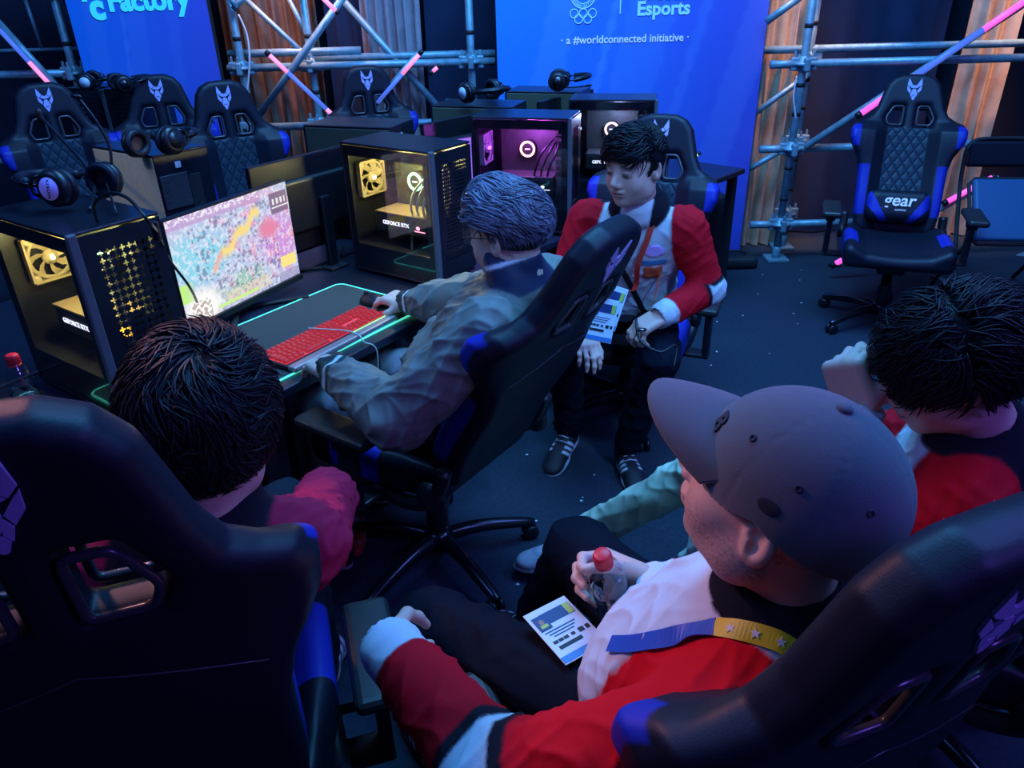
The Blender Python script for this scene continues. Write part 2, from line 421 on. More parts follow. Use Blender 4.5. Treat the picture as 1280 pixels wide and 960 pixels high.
# ---- scaffolding
def pipe_path(a,b,r=.024): return B('steel_pipe').tube([a,b],r,14)
def rosette(p,sc,parent):
    b=B('steel_pipe'); b.lathe([(.028,-.045),(.034,-.04),(.034,-.012),(.062,-.008),(.062,.008),(.034,.012),(.034,.04),(.028,.045)],18,m=Matrix.Translation(p))
    for k in range(4):
        a=k*PI/2; b.box((.055,0,0),(.05,.034,.075),0,.008,m=Matrix.Translation(p)@TR(rz=a))
        b.box((.058,0,.03),(.014,.012,.08),0,.003,m=Matrix.Translation(p)@TR(rz=a))
    b.obj('coupler',parent)
def standard(root,x,y,z1=2.3,nodes=(.25,.74,1.24,1.74)):
    o=pipe_path((x,y,.02),(x,y,z1)).obj('standard',root)
    B('steel_pipe').box((x,y,.012),(.14,.14,.02),0,.004).lathe([(.03,.02),(.03,.09),(.02,.1)],12,m=Matrix.Translation((x,y,0))).obj('base_plate',root)
    for z in nodes: rosette((x,y,z),1,o)
    # wound tape marks
    for z in (.42,.62,.95,1.12,1.45): B('matte_black').lathe([(.0255,-.012),(.0255,.012)],14,m=Matrix.Translation((x,y,z))).obj('tape_band',o)
def bar(root,name,a,b,r=.024): return pipe_path(a,b,r).obj(name,root)
sR=empty('scaffold',(0,0,0),0,'steel tube scaffold frame to the right of the large blue banner','scaffold')
xR,yR=1.82,4.95
standard(sR,xR,yR); standard(sR,1.94,5.2)
for z,x1 in ((1.24,4.3),(.74,4.3),(.25,2.45)): bar(sR,'ledger',(xR,yR,z),(x1,yR,z)); bar(sR,'ledger',(1.62,yR,z),(xR,yR,z))
bar(sR,'ledger',(1.62,5.2,1.30),(4.4,5.2,1.30)); 
standard(sR,4.3,yR)
def brace(root,p1,y1,p2,y2,r=.022):
    a=atY(*p1,y1); b=atY(*p2,y2); bar(root,'brace',a,b,r); return a,b
brace(sR,(1006,184),4.90,(1290,-2),4.88)
brace(sR,(938,146),5.16,(1012,92),5.16,.018)
brace(sR,(935,212),5.12,(978,188),5.12,.018)
brace(sR,(958,27),5.0,(1002,-5),5.0)
brace(sR,(1020,345),4.85,(1248,222),4.87,.018)
brace(sR,(1200,350),4.95,(1290,315),4.9,.022)
sL=empty('scaffold',(-1,0,0),0,'steel tube scaffold frame between the two blue banners','scaffold')
def rel(root,p): return Vector(p)-root.location
sL.location=(0,0,0)
for x,y in ((-1.65,5.2),(-.2,5.2),(-1.22,5.26)): standard(sL,x,y,nodes=(.24,.92,1.28,1.74))
for (xa,xb,y,z) in ((-1.74,-.05,5.2,1.28),(-1.74,-.9,5.26,1.36),(-1.65,-.2,5.2,.92),(-.2,-.04,5.2,.5),(-1.65,-.2,5.2,.5),(-1.2,-.05,5.26,1.32)): bar(sL,'ledger',(xa,y,z),(xb,y,z))
brace(sL,(317,154),5.13,(432,-8),5.13)
brace(sL,(424,-5),5.26,(562,150),5.26)
brace(sL,(302,-6),5.25,(402,88),5.27,.016)
brace(sL,(360,-5),5.27,(392,62),5.27,.016)
brace(sL,(285,-8),5.12,(296,10),5.12,.018)
brace(sL,(308,-8),5.14,(292,12),5.14,.018)
bar(sL,'brace',atY(522,66,5.08),atY(466,132,5.08),.012); bar(sL,'brace',atY(336,68,5.0),atY(418,146,5.0),.012)
sF=empty('scaffold',(0,0,0),0,'steel tube scaffold frame at the far left beside the turquoise-lettered banner','scaffold')
for x,y in ((-2.71,5.2),(-4.0,5.2)): standard(sF,x,y,nodes=(.24,.75,1.28,1.74))
bar(sF,'ledger',(-4.0,5.2,1.28),(-2.6,5.2,1.28)); bar(sF,'ledger',(-4.0,5.2,.75),(-2.6,5.2,.75)); bar(sF,'ledger',(-4.0,5.5,1.40),(-2.6,5.5,1.40),.012)
brace(sF,(-6,24),5.13,(74,112),5.13)
brace(sF,(78,-6),5.3,(106,60),5.3,.012); brace(sF,(30,-5),5.5,(52,60),5.5,.012)
# hanging cables on the scaffold
o=B('white_plastic').tube(smoothpath([atY(298,18,5.1),atY(309,45,5.1),atY(312,80,5.09),atY(308,125,5.1)],6),.006,6).obj('power_cable'); props(o,'pale thin cable hanging along the upright beside the left banner','cable')
o=B('white_plastic').tube(smoothpath([atY(996,95,4.88),atY(992,120,4.88),atY(995,150,4.88)],6),.005,6).obj('power_cable'); props(o,'pale thin cable looped on the upright beside the tan curtain','cable')

def led(p0,p1,y,segs,label,r=.013):
    a=atY(*p0,y); b=atY(*p1,y); root=empty('led_tube',a,0,label,'led tube',group=None)
    for (t0,t1,mt) in segs:
        B(mt).tube([(b-a)*t0,(b-a)*t1],r,10).obj('lit_section',root)
    d=(b-a).normalized()
    B('black_plastic').tube([d*-.03,d*0],r*1.15,10).obj('end_cap',root); B('black_plastic').tube([(b-a),(b-a)+d*.02],r*1.15,10).obj('end_cap',root)
led((1076,142),(1292,-6),4.84,((0,.33,'led_pink'),(.33,.72,'led_blue'),(.72,1,'led_pink')),'long pink and blue light tube tied along the brace above the empty gaming chair',.018)
led((1184,252),(1240,222),4.835,((0,1,'led_pink'),),'short pink light tube showing between the gaming chair and the folding chair',.017)
led((1044,330),(1071,314),4.55,((0,.75,'led_pink'),(.75,1,'led_blue')),'small pink light tube end near the floor by the empty gaming chair',.017)
led((524,68),(472,128),5.02,((0,.4,'led_rose'),(.4,1,'led_blue')),'blue light tube with pink top above the low-backed chair')
led((337,69),(416,144),4.95,((0,.28,'led_rose'),(.28,.9,'led_blue'),(.9,1,'led_rose')),'pink-tipped light tube crossing the scaffold beside the left banner')
led((-4,34),(68,112),5.09,((0,.55,'led_blue'),(.55,1,'led_rose')),'thin pink and blue light tube at the far left')
led((403,-3),(420,14),5.0,((0,1,'led_rose'),),'short pink light tube crossing at the top of the scaffold')
led((850,207),(872,193),4.6,((0,1,'led_lime'),),'tiny lime-green light stick behind the chair of the player in red',.010)
led((541,89),(547,84),5.12,((0,1,'led_rose'),),'small red glowing tip on the ledger left of the large banner',.012)
# dark monitor-like screen case and bag beside the large banner
o=B('black_plastic').box((0,0,.28),(.26,.3,.52),0,.04,3).obj('speaker_box',None,TR(1.22,4.75,.0,rz=.15)); 
B('matte_black').box((0,-.152,.28),(.2,.006,.44),0,.002).obj('speaker_grille',o)
props(o,'dark upright box standing behind the chair of the player in red','speaker box')
o=B('matte_black').box((0,0,.04),(.3,.18,.08),0,.03,3).tube(smoothpath([(-.1,0,.07),(-.05,0,.1),(.05,0,.1),(.1,0,.07)]),.008,8).obj('power_block',None,TR(1.5,4.86,0)); props(o,'low black power block on the carpet at the foot of the large banner','power block')
r=random.Random(3)
for k in range(26):
    if k<14: px,py=r.uniform(640,760),r.uniform(560,760)
    else: px,py=r.uniform(880,1010),r.uniform(330,460)
    p=at(px,py,0); s=r.uniform(.004,.009)
    o=B('white_plastic').prism([(math.cos(a)*s*r.uniform(.5,1),math.sin(a)*s*r.uniform(.4,1)) for a in (0,1.1,2.2,3.4,4.8)],.0015).obj('paper_scrap',None,Matrix.Translation((p.x,p.y,.0005)))
    props(o,'tiny pale paper scrap on the dark carpet','scrap','paper scraps on the carpet')
# ================================================================== GAMING CHAIR
OUT=[(0,.86),(.06,.858),(.105,.838),(.135,.80),(.152,.74),(.168,.68),(.19,.635),(.225,.612),(.265,.592),(.285,.55),(.283,.50),(.262,.455),(.235,.41),(.218,.34),(.215,.24),(.212,.12),(.20,.03),(.17,.0),(0,0)]
OUTP=[(x,s) for x,s in OUT]+[(-x,s) for x,s in OUT[-2:0:-1]]
SLOT=[(.035,.585),(.035,.685),(.085,.685),(.118,.62),(.105,.585)]
def bx_thick(X,S):
    ax=np.abs(X); w=np.exp(-((S-.50)/.12)**2)
    bol=np.clip((ax-.10)/.06,0,1)*np.clip((.60-S)/.06,0,1)
    yc=.9*X*X*(.15+w*.45)+bol*.018
    th=.036+bol*.018-.10*np.clip((ax-.2),0,.1)
    yc=yc+.015*np.exp(-((S-.15)/.15)**2)
    return yc,th
def fback(P):
    X,Y,S=P[:,0],P[:,1],P[:,2]
    d=polysdf(X,S,OUTP)
    for sg in(1,-1):
        ds=polysdf(X*sg,S,SLOT)-.004; d=np.maximum(d,-ds)
    yc,th=bx_thick(X,S); r=.028; a=d+r; b=np.abs(Y-yc)-th+r
    return np.minimum(np.maximum(a,b),0)+np.sqrt(np.maximum(a,0)**2+np.maximum(b,0)**2)-r,np.zeros(len(P))
def back_mat(c):
    X,Y,S=c[:,0],c[:,1],c[:,2]; ax=np.abs(X); yc,th=bx_thick(X,S)
    m=np.zeros(len(c)); front=Y>yc-.2*th
    m[(ax>.165)&(S>.09)&(S<.36)&front]=1
    m[(ax>.235)&(S>.455)&(S<.575)&(Y>yc+.1*th)]=1
    m[(ax<.10)&(S>.20)&(S<.57)&(Y>yc)]=2
    m[(ax>=.10)&(ax<.135)&(S>.20)&(S<.57)&(Y>yc)]=3
    return m
def quilt_mat():
    m=M('quilted_leather',(.014,.030,.048),.5,spec=.3); nt=m.node_tree; N=nt.nodes; L=nt.links
    tc=N.new('ShaderNodeTexCoord'); hs=[]
    for sg in(1,-1):
        dp=N.new('ShaderNodeVectorMath'); dp.operation='DOT_PRODUCT'; dp.inputs[1].default_value=(sg*1.25,0,.8)
        L.new(tc.outputs['Object'],dp.inputs[0]); mu=N.new('ShaderNodeMath'); mu.operation='MULTIPLY'; mu.inputs[1].default_value=52; L.new(dp.outputs['Value'],mu.inputs[0])
        sn=N.new('ShaderNodeMath'); sn.operation='SINE'; L.new(mu.outputs[0],sn.inputs[0]); ab=N.new('ShaderNodeMath'); ab.operation='ABSOLUTE'; L.new(sn.outputs[0],ab.inputs[0])
        pw=N.new('ShaderNodeMath'); pw.operation='POWER'; pw.inputs[1].default_value=.4; L.new(ab.outputs[0],pw.inputs[0]); hs.append(pw)
    mn=N.new('ShaderNodeMath'); mn.operation='MINIMUM'; L.new(hs[0].outputs[0],mn.inputs[0]); L.new(hs[1].outputs[0],mn.inputs[1])
    bp=N.new('ShaderNodeBump'); bp.inputs['Strength'].default_value=.9; bp.inputs['Distance'].default_value=.006
    L.new(mn.outputs[0],bp.inputs['Height']); L.new(bp.outputs['Normal'],N['Principled BSDF'].inputs['Normal'])
quilt_mat()
M('leather_attr',rough=.47,attr='Col',bump=.12,bscale=420,spec=.28)
FOX=[[(.20,.42),(.52,.98),(.60,.42),(.42,.22)],[(0,.30),(.17,.40),(.38,.20),(.10,.08),(0,.12)],
     [(.44,.16),(.60,.34),(.56,-.08),(.34,-.36),(.24,-.12)],[(0,.04),(.10,.02),(.20,-.14),(.15,-.42),(.06,-.50),(0,-.50)],
     [(.19,-.22),(.30,-.40),(.20,-.70),(.10,-.52)],[(0,-.56),(.08,-.55),(.16,-.70),(.07,-.92),(0,-.95)]]
def emblem(parent,s0,size,side,name='fox_emblem'):
    b=B('embroidery'); th=.003
    for poly in FOX:
        for sg in(1,-1):
            pts=[(x*size*sg,s0+y*size) for x,y in poly]
            X=np.array([p[0] for p in pts]); S=np.array([p[1] for p in pts]); yc,t=bx_thick(X,S)
            y=yc+side*(t+.0005)
            n=len(pts); vs=[(X[i],y[i]-side*.001,S[i]) for i in range(n)]+[(X[i],y[i]+side*th,S[i]) for i in range(n)]
            fs=[tuple(range(n)),tuple(range(2*n-1,n-1,-1))]+[(i,n+i,n+(i+1)%n,(i+1)%n) for i in range(n)]
            b.add(vs,fs)
    o=b.obj(name,parent); o['label']='lilac embroidered fox head'; return o
def make_chair(label,cat_group=None,front=True):
    root=empty('gaming_chair',(0,0,0),0,label,'chair',cat_group)
    S=SDF().fn(fback)
    back=sdfobj('backrest',S,(-.33,-.10,-.03),(.33,.20,.89),.0048,['leather_attr','quilted_leather'],root,matfn=lambda c:(back_mat(c)==2)*1,mat=Matrix.Identity(4),smooth=3,
        color=lambda P,T,U: np.where((back_mat(P)==1)[:,None],V([.012,.025,.34]),V([.009,.010,.020])))
    emblem(back,.772,.060,1); emblem(back,.772,.060,-1)
    for sg in(1,-1):
        pl=[(x*sg,s) for x,s in SLOT]; pts=[]
        for i in range(len(pl)):
            a=Vector(pl[i]); p=Vector(pl[i-1]); n=Vector(pl[(i+1)%len(pl)])
            pts+= [a+(p-a).normalized()*.012, a+((p-a).normalized()+(n-a).normalized())*.003, a+(n-a).normalized()*.012]
        for side in(1,-1):
            q=[]
            for p in pts:
                yc,t=bx_thick(np.array([p.x]),np.array([p.y])); q.append((p.x,float(yc[0]+side*(t[0]-.006)),p.y))
            B('slot_plastic').tube(q,.0062,8,closed=True).obj('slot_trim',back)
    # stitched seam lines
    for side in(-1,):
        b=B('slot_plastic'); q=[]
        for i in range(15):
            x=-.2+.4*i/14; s=.50-.35*abs(x)+.0; yc,t=bx_thick(np.array([x]),np.array([s])); q.append((x,float(yc[0]+side*(t[0]+.0002)),s))
        b.tube(q,.0016,6); b.obj('seam',back)
    if front:
        # lumbar pillow with blue corner panels and lettering
        L_=SDF(); L_.box((0,.085,.14),(.155,.05,.085),.045,k=.01)
        def pm(c):
            X=np.abs(c[:,0]); Z=c[:,2]; m=np.zeros(len(c)); e=.155-X-(.225-Z)*.62
            m[(e<0)&(X>.03)&(c[:,1]>.08)]=0
            m[(X>.045+(Z-.055)*.62)&(X<.155)&(X<.07+ (Z-.04)*.9)&(c[:,1]>.06)]=1
            return m
        pil=sdfobj('lumbar_pillow',L_,(-.19,.01,.03),(.19,.16,.25),.006,['black_leather','blue_leather'],back,matfn=pm,mat=Matrix.Identity(4))
        text('lettering','gear',.088,'white_print',pil,TR(-.0,.1405,.135,rx=PI/2,rz=PI),ext=.001,bold=.0015,shear=.15)
        text('lettering','GAMING',.014,'white_print',pil,TR(-.01,.1400,.108,rx=PI/2,rz=PI),ext=.001)
    # seat
    def fseat(P):
        X,Y,Z=P.T; ax=np.abs(X)
        top=.045+np.clip((ax-.15)/.07,0,1)*.035-.018*np.exp(-(X/.15)**2)-.02*np.clip((Y-.18)/.1,0,1)
        w=.26-.05*np.clip((-Y-.05)/.2,0,1); q=np.stack([ax-w,np.abs(Y)-.25,np.maximum(Z-top,-Z-.05)],1)+.035
        return np.sqrt((np.maximum(q,0)**2).sum(1))+np.minimum(q.max(1),0)-.035,np.zeros(len(P))
    def sm(c): m=np.zeros(len(c)); m[(np.abs(c[:,0])>.19)&(np.abs(c[:,1]-.05)<.10)&(c[:,2]>-.03)]=1; return m
    seat=sdfobj('seat',SDF().fn(fseat),(-.3,-.29,-.08),(.3,.29,.12),.007,['black_leather','blue_leather'],root,matfn=sm,mat=TR(0,.02,.46))
    b=B('black_plastic').box((0,0,.385),(.26,.24,.035),0,.01).box((0,-.02,.35),(.14,.2,.05),0,.015).obj('tilt_mechanism',root)
    B('dark_metal').tube([(.05,.04,.355),(.2,.04,.35),(.26,.05,.345)],.006,8).box((.28,.05,.345),(.06,.02,.012),0,.004).obj('tilt_lever',b)
    for sg in(1,-1):
        h=B('black_plastic').tube(smoothpath([(sg*.235,.02,.40),(sg*.245,-.12,.40),(sg*.25,-.22,.45),(sg*.247,-.27,.56)],5),[.022]*16,10).ell((sg*.255,-.22,.46),(.024,.05,.05)).obj('recline_hinge',root)
        a=B('black_plastic').box((sg*.30,-.0,.40),(.10,.07,.018),0,.006).box((sg*.335,-.0,.49),(.028,.07,.19),0,.01).box((sg*.335,0,.605),(.05,.085,.05),0,.012).obj('armrest',root)
        B('arm_rubber').box((sg*.335,.02,.645),(.095,.27,.034),0,.016,3).obj('arm_pad',a)
    g=B('black_plastic').lathe([(.028,.10),(.036,.11),(.036,.24),(.03,.25),(.028,.25),(.024,.33)],20).obj('gas_lift',root)
    st=B('dark_metal').lathe([(.03,.06),(.05,.065),(.052,.11),(.035,.13)],20).obj('star_base',root)
    for k in range(5):
        a=2*PI*k/5+PI/2; d=Vector((math.cos(a),math.sin(a),0)); sd=Vector((-d.y,d.x,0))
        pts=[d*.03+Vector((0,0,.095)),d*.12+Vector((0,0,.10)),d*.22+Vector((0,0,.088)),d*.31+Vector((0,0,.068)),d*.335+Vector((0,0,.058))]
        leg=B('dark_metal').tube(smoothpath(pts,4),[.026-.0006*i for i in range(17)],10).obj('base_leg',root)
        c=d*.325; cb=B('black_plastic').tube([c+Vector((0,0,.035)),c+Vector((0,0,.07))],.009,8)
        for q in(-1,1):
            cb.lathe([(.010,-.009),(.026,-.008),(.028,0),(.026,.008),(.010,.009)],18,m=frame(c+sd*(.014*q)+Vector((0,0,.028)),d,sd))
        cb.tube([c+sd*-.02+Vector((0,0,.03)),c+sd*.02+Vector((0,0,.03))],.006,8)
        cb.obj('caster',leg)
    return root
M('slot_plastic',(.05,.05,.06),.25,.1)
M('arm_rubber',(.02,.022,.022),.42)
def pose_chair(root,x,y,yaw,rec,lift,label,group=None,swivel=0.):
    root.location=(x,y,0); root.rotation_euler=(0,0,yaw); root['label']=label
    if group: root['group']=group
    for ch in root.children:
        n=ch.name.split('.')[0]
        if n=='backrest': ch.matrix_basis=TR(0,-.22,.46+lift,rx=rec)
        elif n=='seat': ch.matrix_basis=TR(0,.02,.46+lift)
        elif n=='armrest' and 'lower left' in label: ch.matrix_basis=TR(0,0,lift-.13)
        elif n in('armrest','recline_hinge','tilt_mechanism'): ch.matrix_basis=TR(0,0,lift)
        elif n=='gas_lift': ch.matrix_basis=TR(0,0,lift)@Matrix.Diagonal((1,1,1,1))@TR(0,0,0)
        elif n in('star_base','base_leg'): ch.matrix_basis=TR(rz=swivel)
    return root
R_=math.radians
chair0=make_chair('x')
def chair(*a,**k):
    c=chair0 if not chair.used else copy_tree(chair0); chair.used=True
    return pose_chair(c,*a,**k)
chair.used=False
_pend=[(2.04,3.86,R_(160),R_(24),-.02,'empty black gaming chair with blue sides and white-lettered pillow before the scaffold',.4),
 (-.597,.93,R_(16),R_(8.5),.105,'black gaming chair at lower left, seen from behind, its player leaning out of it',.2),
 (.262,.895,R_(22),R_(14),.045,'black gaming chair at lower right, seen from behind, with the capped person in it',.9),
 (-.26,2.02,R_(54.4),R_(28),.04,'black and blue gaming chair leaning back under the grey-haired player',.30),
 (.50,2.97,R_(158),R_(20),-.06,'black gaming chair holding the player in red and white who faces us',.5),
 (.98,1.30,R_(52),R_(10),.0,'black gaming chair of the dark-haired person resting on a fist, at the right edge',.1)]
chairs=[]
allroots=[chair0]+[copy_tree(chair0) for _ in range(9)]
for r_,(x,y,yw,rc,lf,lb,sw) in zip(allroots,_pend): chairs.append(pose_chair(r_,x,y,yw,rc,lf,lb,swivel=sw))
for r_,(px,py,zt,yw,rc,lf,lb) in zip(allroots[6:],[
 ((45,92,1.37,R_(218),R_(10),.02,'empty gaming chair at the far left edge, beside the dark far computers')),
 ((192,98,1.29,R_(205),R_(8),.0,'empty gaming chair standing below the turquoise lettering of the left banner')),
 ((277,121,1.23,R_(215),R_(8),.0,'empty gaming chair with a lumbar cushion right of the left banner')),
 ((458,110,1.16,R_(200),R_(8),-.02,'empty gaming chair of which only the top shows above a computer, before the mauve curtain'))]):
    p=at(px,py,zt); h=.22+.86*math.sin(rc); pose_chair(r_,p.x-math.sin(yw)*h,p.y+math.cos(yw)*h,yw,rc,lf,lb)
# ---- folding chair
fm=TR(2.66,3.98,0,rz=R_(172)); fc=empty('folding_chair',mat=fm,label='folding metal chair with blue padded back and seat at the right edge',cat='chair')
M('blue_vinyl',(.02,.10,.22),.45,bump=.2,bscale=300,coat=.1)
for sg in(1,-1):
    B('matte_black').tube(smoothpath([(sg*.22,.22,.02),(sg*.215,.0,.45),(sg*.21,-.12,.70),(sg*.20,-.17,.86)],5),.011,10).obj('frame_leg',fc)
    B('matte_black').tube(smoothpath([(sg*.20,-.25,.02),(sg*.20,.1,.42)],5),.011,10).obj('rear_leg',fc)
B('matte_black').tube(smoothpath([(-.20,-.17,.86),(-.17,-.185,.905),(-.10,-.19,.92),(.10,-.19,.92),(.17,-.185,.905),(.20,-.17,.86)],5),.011,10).obj('top_rail',fc)
B('matte_black').tube([(-.2,-.22,.12),(.2,-.22,.12)],.009,8).obj('crossbar',fc)
B('matte_black').tube([(-.21,.17,.12),(.21,.17,.12)],.009,8).obj('crossbar',fc)
bp=B('black_leather').box((0,0,0),(.36,.03,.13),0,.014,3).obj('back_pad',fc,TR(0,-.175,.845,rx=.15))
B('matte_black').tube([(x,-.02,z) for x,z in ((-.17,-.065),(.17,-.065),(.18,-.05),(.18,.05),(.17,.065),(-.17,.065),(-.18,.05),(-.18,-.05))],.006,8,closed=True).obj('pad_rim',bp)
sp_=B('blue_vinyl').box((0,0,0),(.38,.34,.04),0,.018,3).obj('seat',fc,TR(0,.06,.60,rx=-.95)); B('matte_black').tube([(x,y,-.015) for x,y in ((-.17,-.18),(.17,-.18),(.2,-.15),(.2,.15),(.17,.18),(-.17,.18),(-.2,.15),(-.2,-.15))],.010,8,closed=True).obj('pad_rim',sp_)
# ================================================================== DESKS
AX=math.atan2(.813,.582); O1=Vector((-.61,1.99,0)); D1=Matrix.Translation(O1)@TR(rz=AX)
AX2=R_(47); O2=Vector((.06,3.02,0)); D2=Matrix.Translation(O2)@TR(rz=AX2)
M('desk_top',(.014,.017,.03),.32,bump=.1,bscale=500)
def desk(m,x0,x1,y0,y1,label,group=None):
    r=empty('desk',mat=m@TR((x0+x1)/2,(y0+y1)/2,0),label=label,cat='desk',group=group); w=x1-x0; d=y1-y0
    B('desk_top').box((0,0,.735),(w,d,.03),0,.006).obj('tabletop',r)
    for sx in(-1,1):
        for sy in(-1,1): B('matte_black').box((sx*(w/2-.05),sy*(d/2-.05),.36),(.045,.045,.72),0,.004).obj('leg',r)
        B('matte_black').box((sx*(w/2-.05),0,.70),(.03,d-.14,.04),0,.004).obj('side_rail',r)
    return r
desk(D1,-1.28,-.13,-.05,.655,'black desk at left carrying the nearest computer and the water bottle')
desk(D1,-.12,1.04,-.05,.655,'black desk with the glowing mouse pad and the lit monitor')
desk(D1,-.9,.14,.67,1.37,'black desk behind the nearest computer, facing the other way')
desk(D1,.15,1.02,.67,1.37,'black desk under the pale-sided computer, facing the other way')
desk(D2,.0,.95,-.02,.62,'black desk carrying the purple-lit computer'); desk(D2,.96,1.9,-.02,.62,'black desk carrying the blue-lit computer, farthest along the row')
desk(D2,.0,.95,.63,1.3,'black desk in the back row beside the low-backed gaming chair'); desk(D2,.96,1.75,.63,1.1,'black desk in the back row in front of the large banner')
# ================================================================== COMPUTER TOWERS
glass_mat('smoked_glass',(.86,.88,.90),.02)
M('warm_fan',(.42,.33,.22),.5); M('mainboard',(.06,.07,.06),.5,bump=.3,bscale=200,var=.4,vscale=60); M('silver_part',(.45,.45,.42),.3,.8)
def tower(m,label,W=.23,D=.42,H=.48,theme='yellow',holes='dots',side=None,detail=True,group=None,lit=True):
    r=empty('computer_tower',mat=m,label=label,cat='computer',group=group); t=.008
    T={'yellow':((.95,.85,.35),(1,.85,.30)),'purple':((.8,.2,.9),(.62,.10,1.)),'blue':((.3,.4,1),(.35,.45,1.))}[theme]
    # hull without the glass side and without the perforated front
    b=B('case_black')
    b.box((W/2,D/2,H-t/2),(W,D,t),0,.003); b.box((W/2,D/2,t/2+.012),(W,D,t),0,.003)
    b.box((W/2,D-t/2,H/2),(W-.002,t,H-2*t),0,.002)
    b.box((W*.5,D/2,.012+.055),(W-.01,D-.01,.10),0,.003)
    for x in(.03,W-.03):
        for y in(.04,D-.04): b.box((x,y,.007),(.035,.05,.012),0,.003)
    b.obj('case_body',r)
    sm=side or 'case_black'
    B(sm).box((W-t/2,D/2,H/2+.005),(t,D-.01,H-.03),0,.003).obj('side_panel',r)
    # front: pillar + perforated sheet
    B('case_edge').box((.012,-.002,H/2+.006),(.024,.016,H-.012),0,.004).obj('front_pillar',r)
    fp=B('case_black'); x0,x1,z0,z1=.024,W-.004,.03,H-.01
    hx0,hx1,hz0,hz1=x0+.035,x1-.03,.09,H-.05
    def quad(a,b_,c,d): fp.add([(a,-.004,c),(b_,-.004,c),(b_,-.004,d),(a,-.004,d)],[(0,1,2,3)])
    quad(x0,hx0,z0,z1); quad(hx1,x1,z0,z1); quad(hx0,hx1,z0,hz0); quad(hx0,hx1,hz1,z1)
    if holes=='slits': nx,nz=1,22
    elif holes=='plus': nx,nz=8,18
    else: nx,nz=12,26
    if not detail: nx,nz=(1,16) if holes=='slits' else (8,14)
    cw=(hx1-hx0)/nx; chh=(hz1-hz0)/nz
    for i in range(nx):
        for j in range(nz):
            X=hx0+(i+.5)*cw; Z=hz0+(j+.5)*chh
            if holes=='plus': u=min(cw,chh)*.40; w_=u*.28; P=[(u,-w_),(u,w_),(w_,w_),(w_,u),(-w_,u),(-w_,w_),(-u,w_),(-u,-w_),(-w_,-w_),(-w_,-u),(w_,-u),(w_,-w_)]
            elif holes=='slits': P=[(cw*.4,-chh*.22),(cw*.4,chh*.22),(-cw*.4,chh*.22),(-cw*.4,-chh*.22)]
            else: u=min(cw,chh)*.33; P=[(u*math.cos(a*PI/3),u*math.sin(a*PI/3)) for a in range(6)]
            n=len(P); vs=[(X+p[0],-.004,Z+p[1]) for p in P]; q=[]
            for p in P:
                s=min((cw/2)/max(abs(p[0]),1e-9),(chh/2)/max(abs(p[1]),1e-9)); 
                q.append((X+p[0]*s,-.004,Z+p[1]*s))
            if holes=='plus': q=[(X+math.copysign(cw/2,p[0]) if abs(p[0])>=abs(p[1]) or abs(p[0])==abs(p[1]) else X+p[0],-.004,Z+(math.copysign(chh/2,p[1]) if abs(p[1])>=abs(p[0]) else p[1])) for p in P]
            fs=[(k,(k+1)%n,n+(k+1)%n,n+k) for k in range(n)]; fp.add(vs+q,fs)
            if holes!='plus':
                cs=[(X+sx*cw/2,-.004,Z+sz*chh/2) for sx,sz in((1,1),(-1,1),(-1,-1),(1,-1))]
                for c in cs:
                    best=min(range(n),key=lambda k:(q[k][0]+q[(k+1)%n][0]-2*c[0])**2+(q[k][2]+q[(k+1)%n][2]-2*c[2])**2)
                    fp.add([q[best],c,q[(best+1)%n]],[(0,1,2)])
    fp.obj('perforated_front',r)
    # glass
    g=B('smoked_glass').box((.003,D/2,H/2+.005),(.004,D-.012,H-.03),0,.001).obj('glass_panel',r)
    bb=B('case_black')
    for c,d in (((.0068,D/2,H-.03),(.003,D-.02,.036)),((.0068,D/2,.065),(.003,D-.02,.10)),((.0068,D-.018,H/2),(.003,.026,H-.04)),((.0068,.02,H/2),(.003,.026,H-.04))): bb.box(c,d)
    bb.obj('glass_border',g)
    # rear
    rb=B('matte_black'); rb.box((W*.35,D+.001,H*.66),(.05,.004,.15),0,.001)
    for k in range(6): rb.box((W*.65,D+.001,.15+.018*k),(.1,.003,.008))
    ro=rb.obj('rear_ports',r)
    B('rear_grey').box((W*.72,D+.002,H*.72),(.11,.004,.12),0,.002).obj('rear_grille',r)
    B('white_plastic').box((W*.60,D+.003,H-.045),(.022,.002,.022)).obj('sticker',r)
    if not lit: return r
    led=M('inner_led_'+theme,T[0],.4,emit=T[1],es=5)
    # interior
    B('mainboard').box((W-.03,D*.52,H*.62),(.004,D*.62,H*.56),0,.002).obj('mainboard',r)
    fy=D-.028; fz=H*.70; fr=B('warm_fan' if theme=='yellow' else 'fan_grey'); R=.058
    fr.tube([(W*.5+R*math.cos(a*PI/16),fy,fz+R*math.sin(a*PI/16)) for a in range(32)],.006,8,closed=True)
    for sx in(-1,1):
        for sz in(-1,1): fr.box((W*.5+sx*.052,fy,fz+sz*.052),(.022,.022,.022),0,.006)
    fr.box((W*.5,fy,fz+.062),(.12,.02,.006)).box((W*.5,fy,fz-.062),(.12,.02,.006)).box((W*.5-.062,fy,fz),(.006,.02,.12)).box((W*.5+.062,fy,fz),(.006,.02,.12))
    fo=fr.obj('rear_fan',r)
    fb=B('warm_fan' if theme=='yellow' else 'fan_grey'); fb.lathe([(.02,-.008),(.022,0),(.02,.008)],20,m=frame((W*.5,fy,fz),(1,0,0),(0,-1,0)))
    for k in range(7):
        a=2*PI*k/7; vs=[]
        for rr,tw in((.02,0),(.038,.2),(.055,.45)):
            for da,dy in((-.22,-.006),(.28,.006)): vs.append((W*.5+rr*math.cos(a+tw+da),fy+dy,fz+rr*math.sin(a+tw+da)))
        fb.add(vs,[(0,1,3,2),(2,3,5,4)],0,True)
    fb.obj('fan_blades',fo)
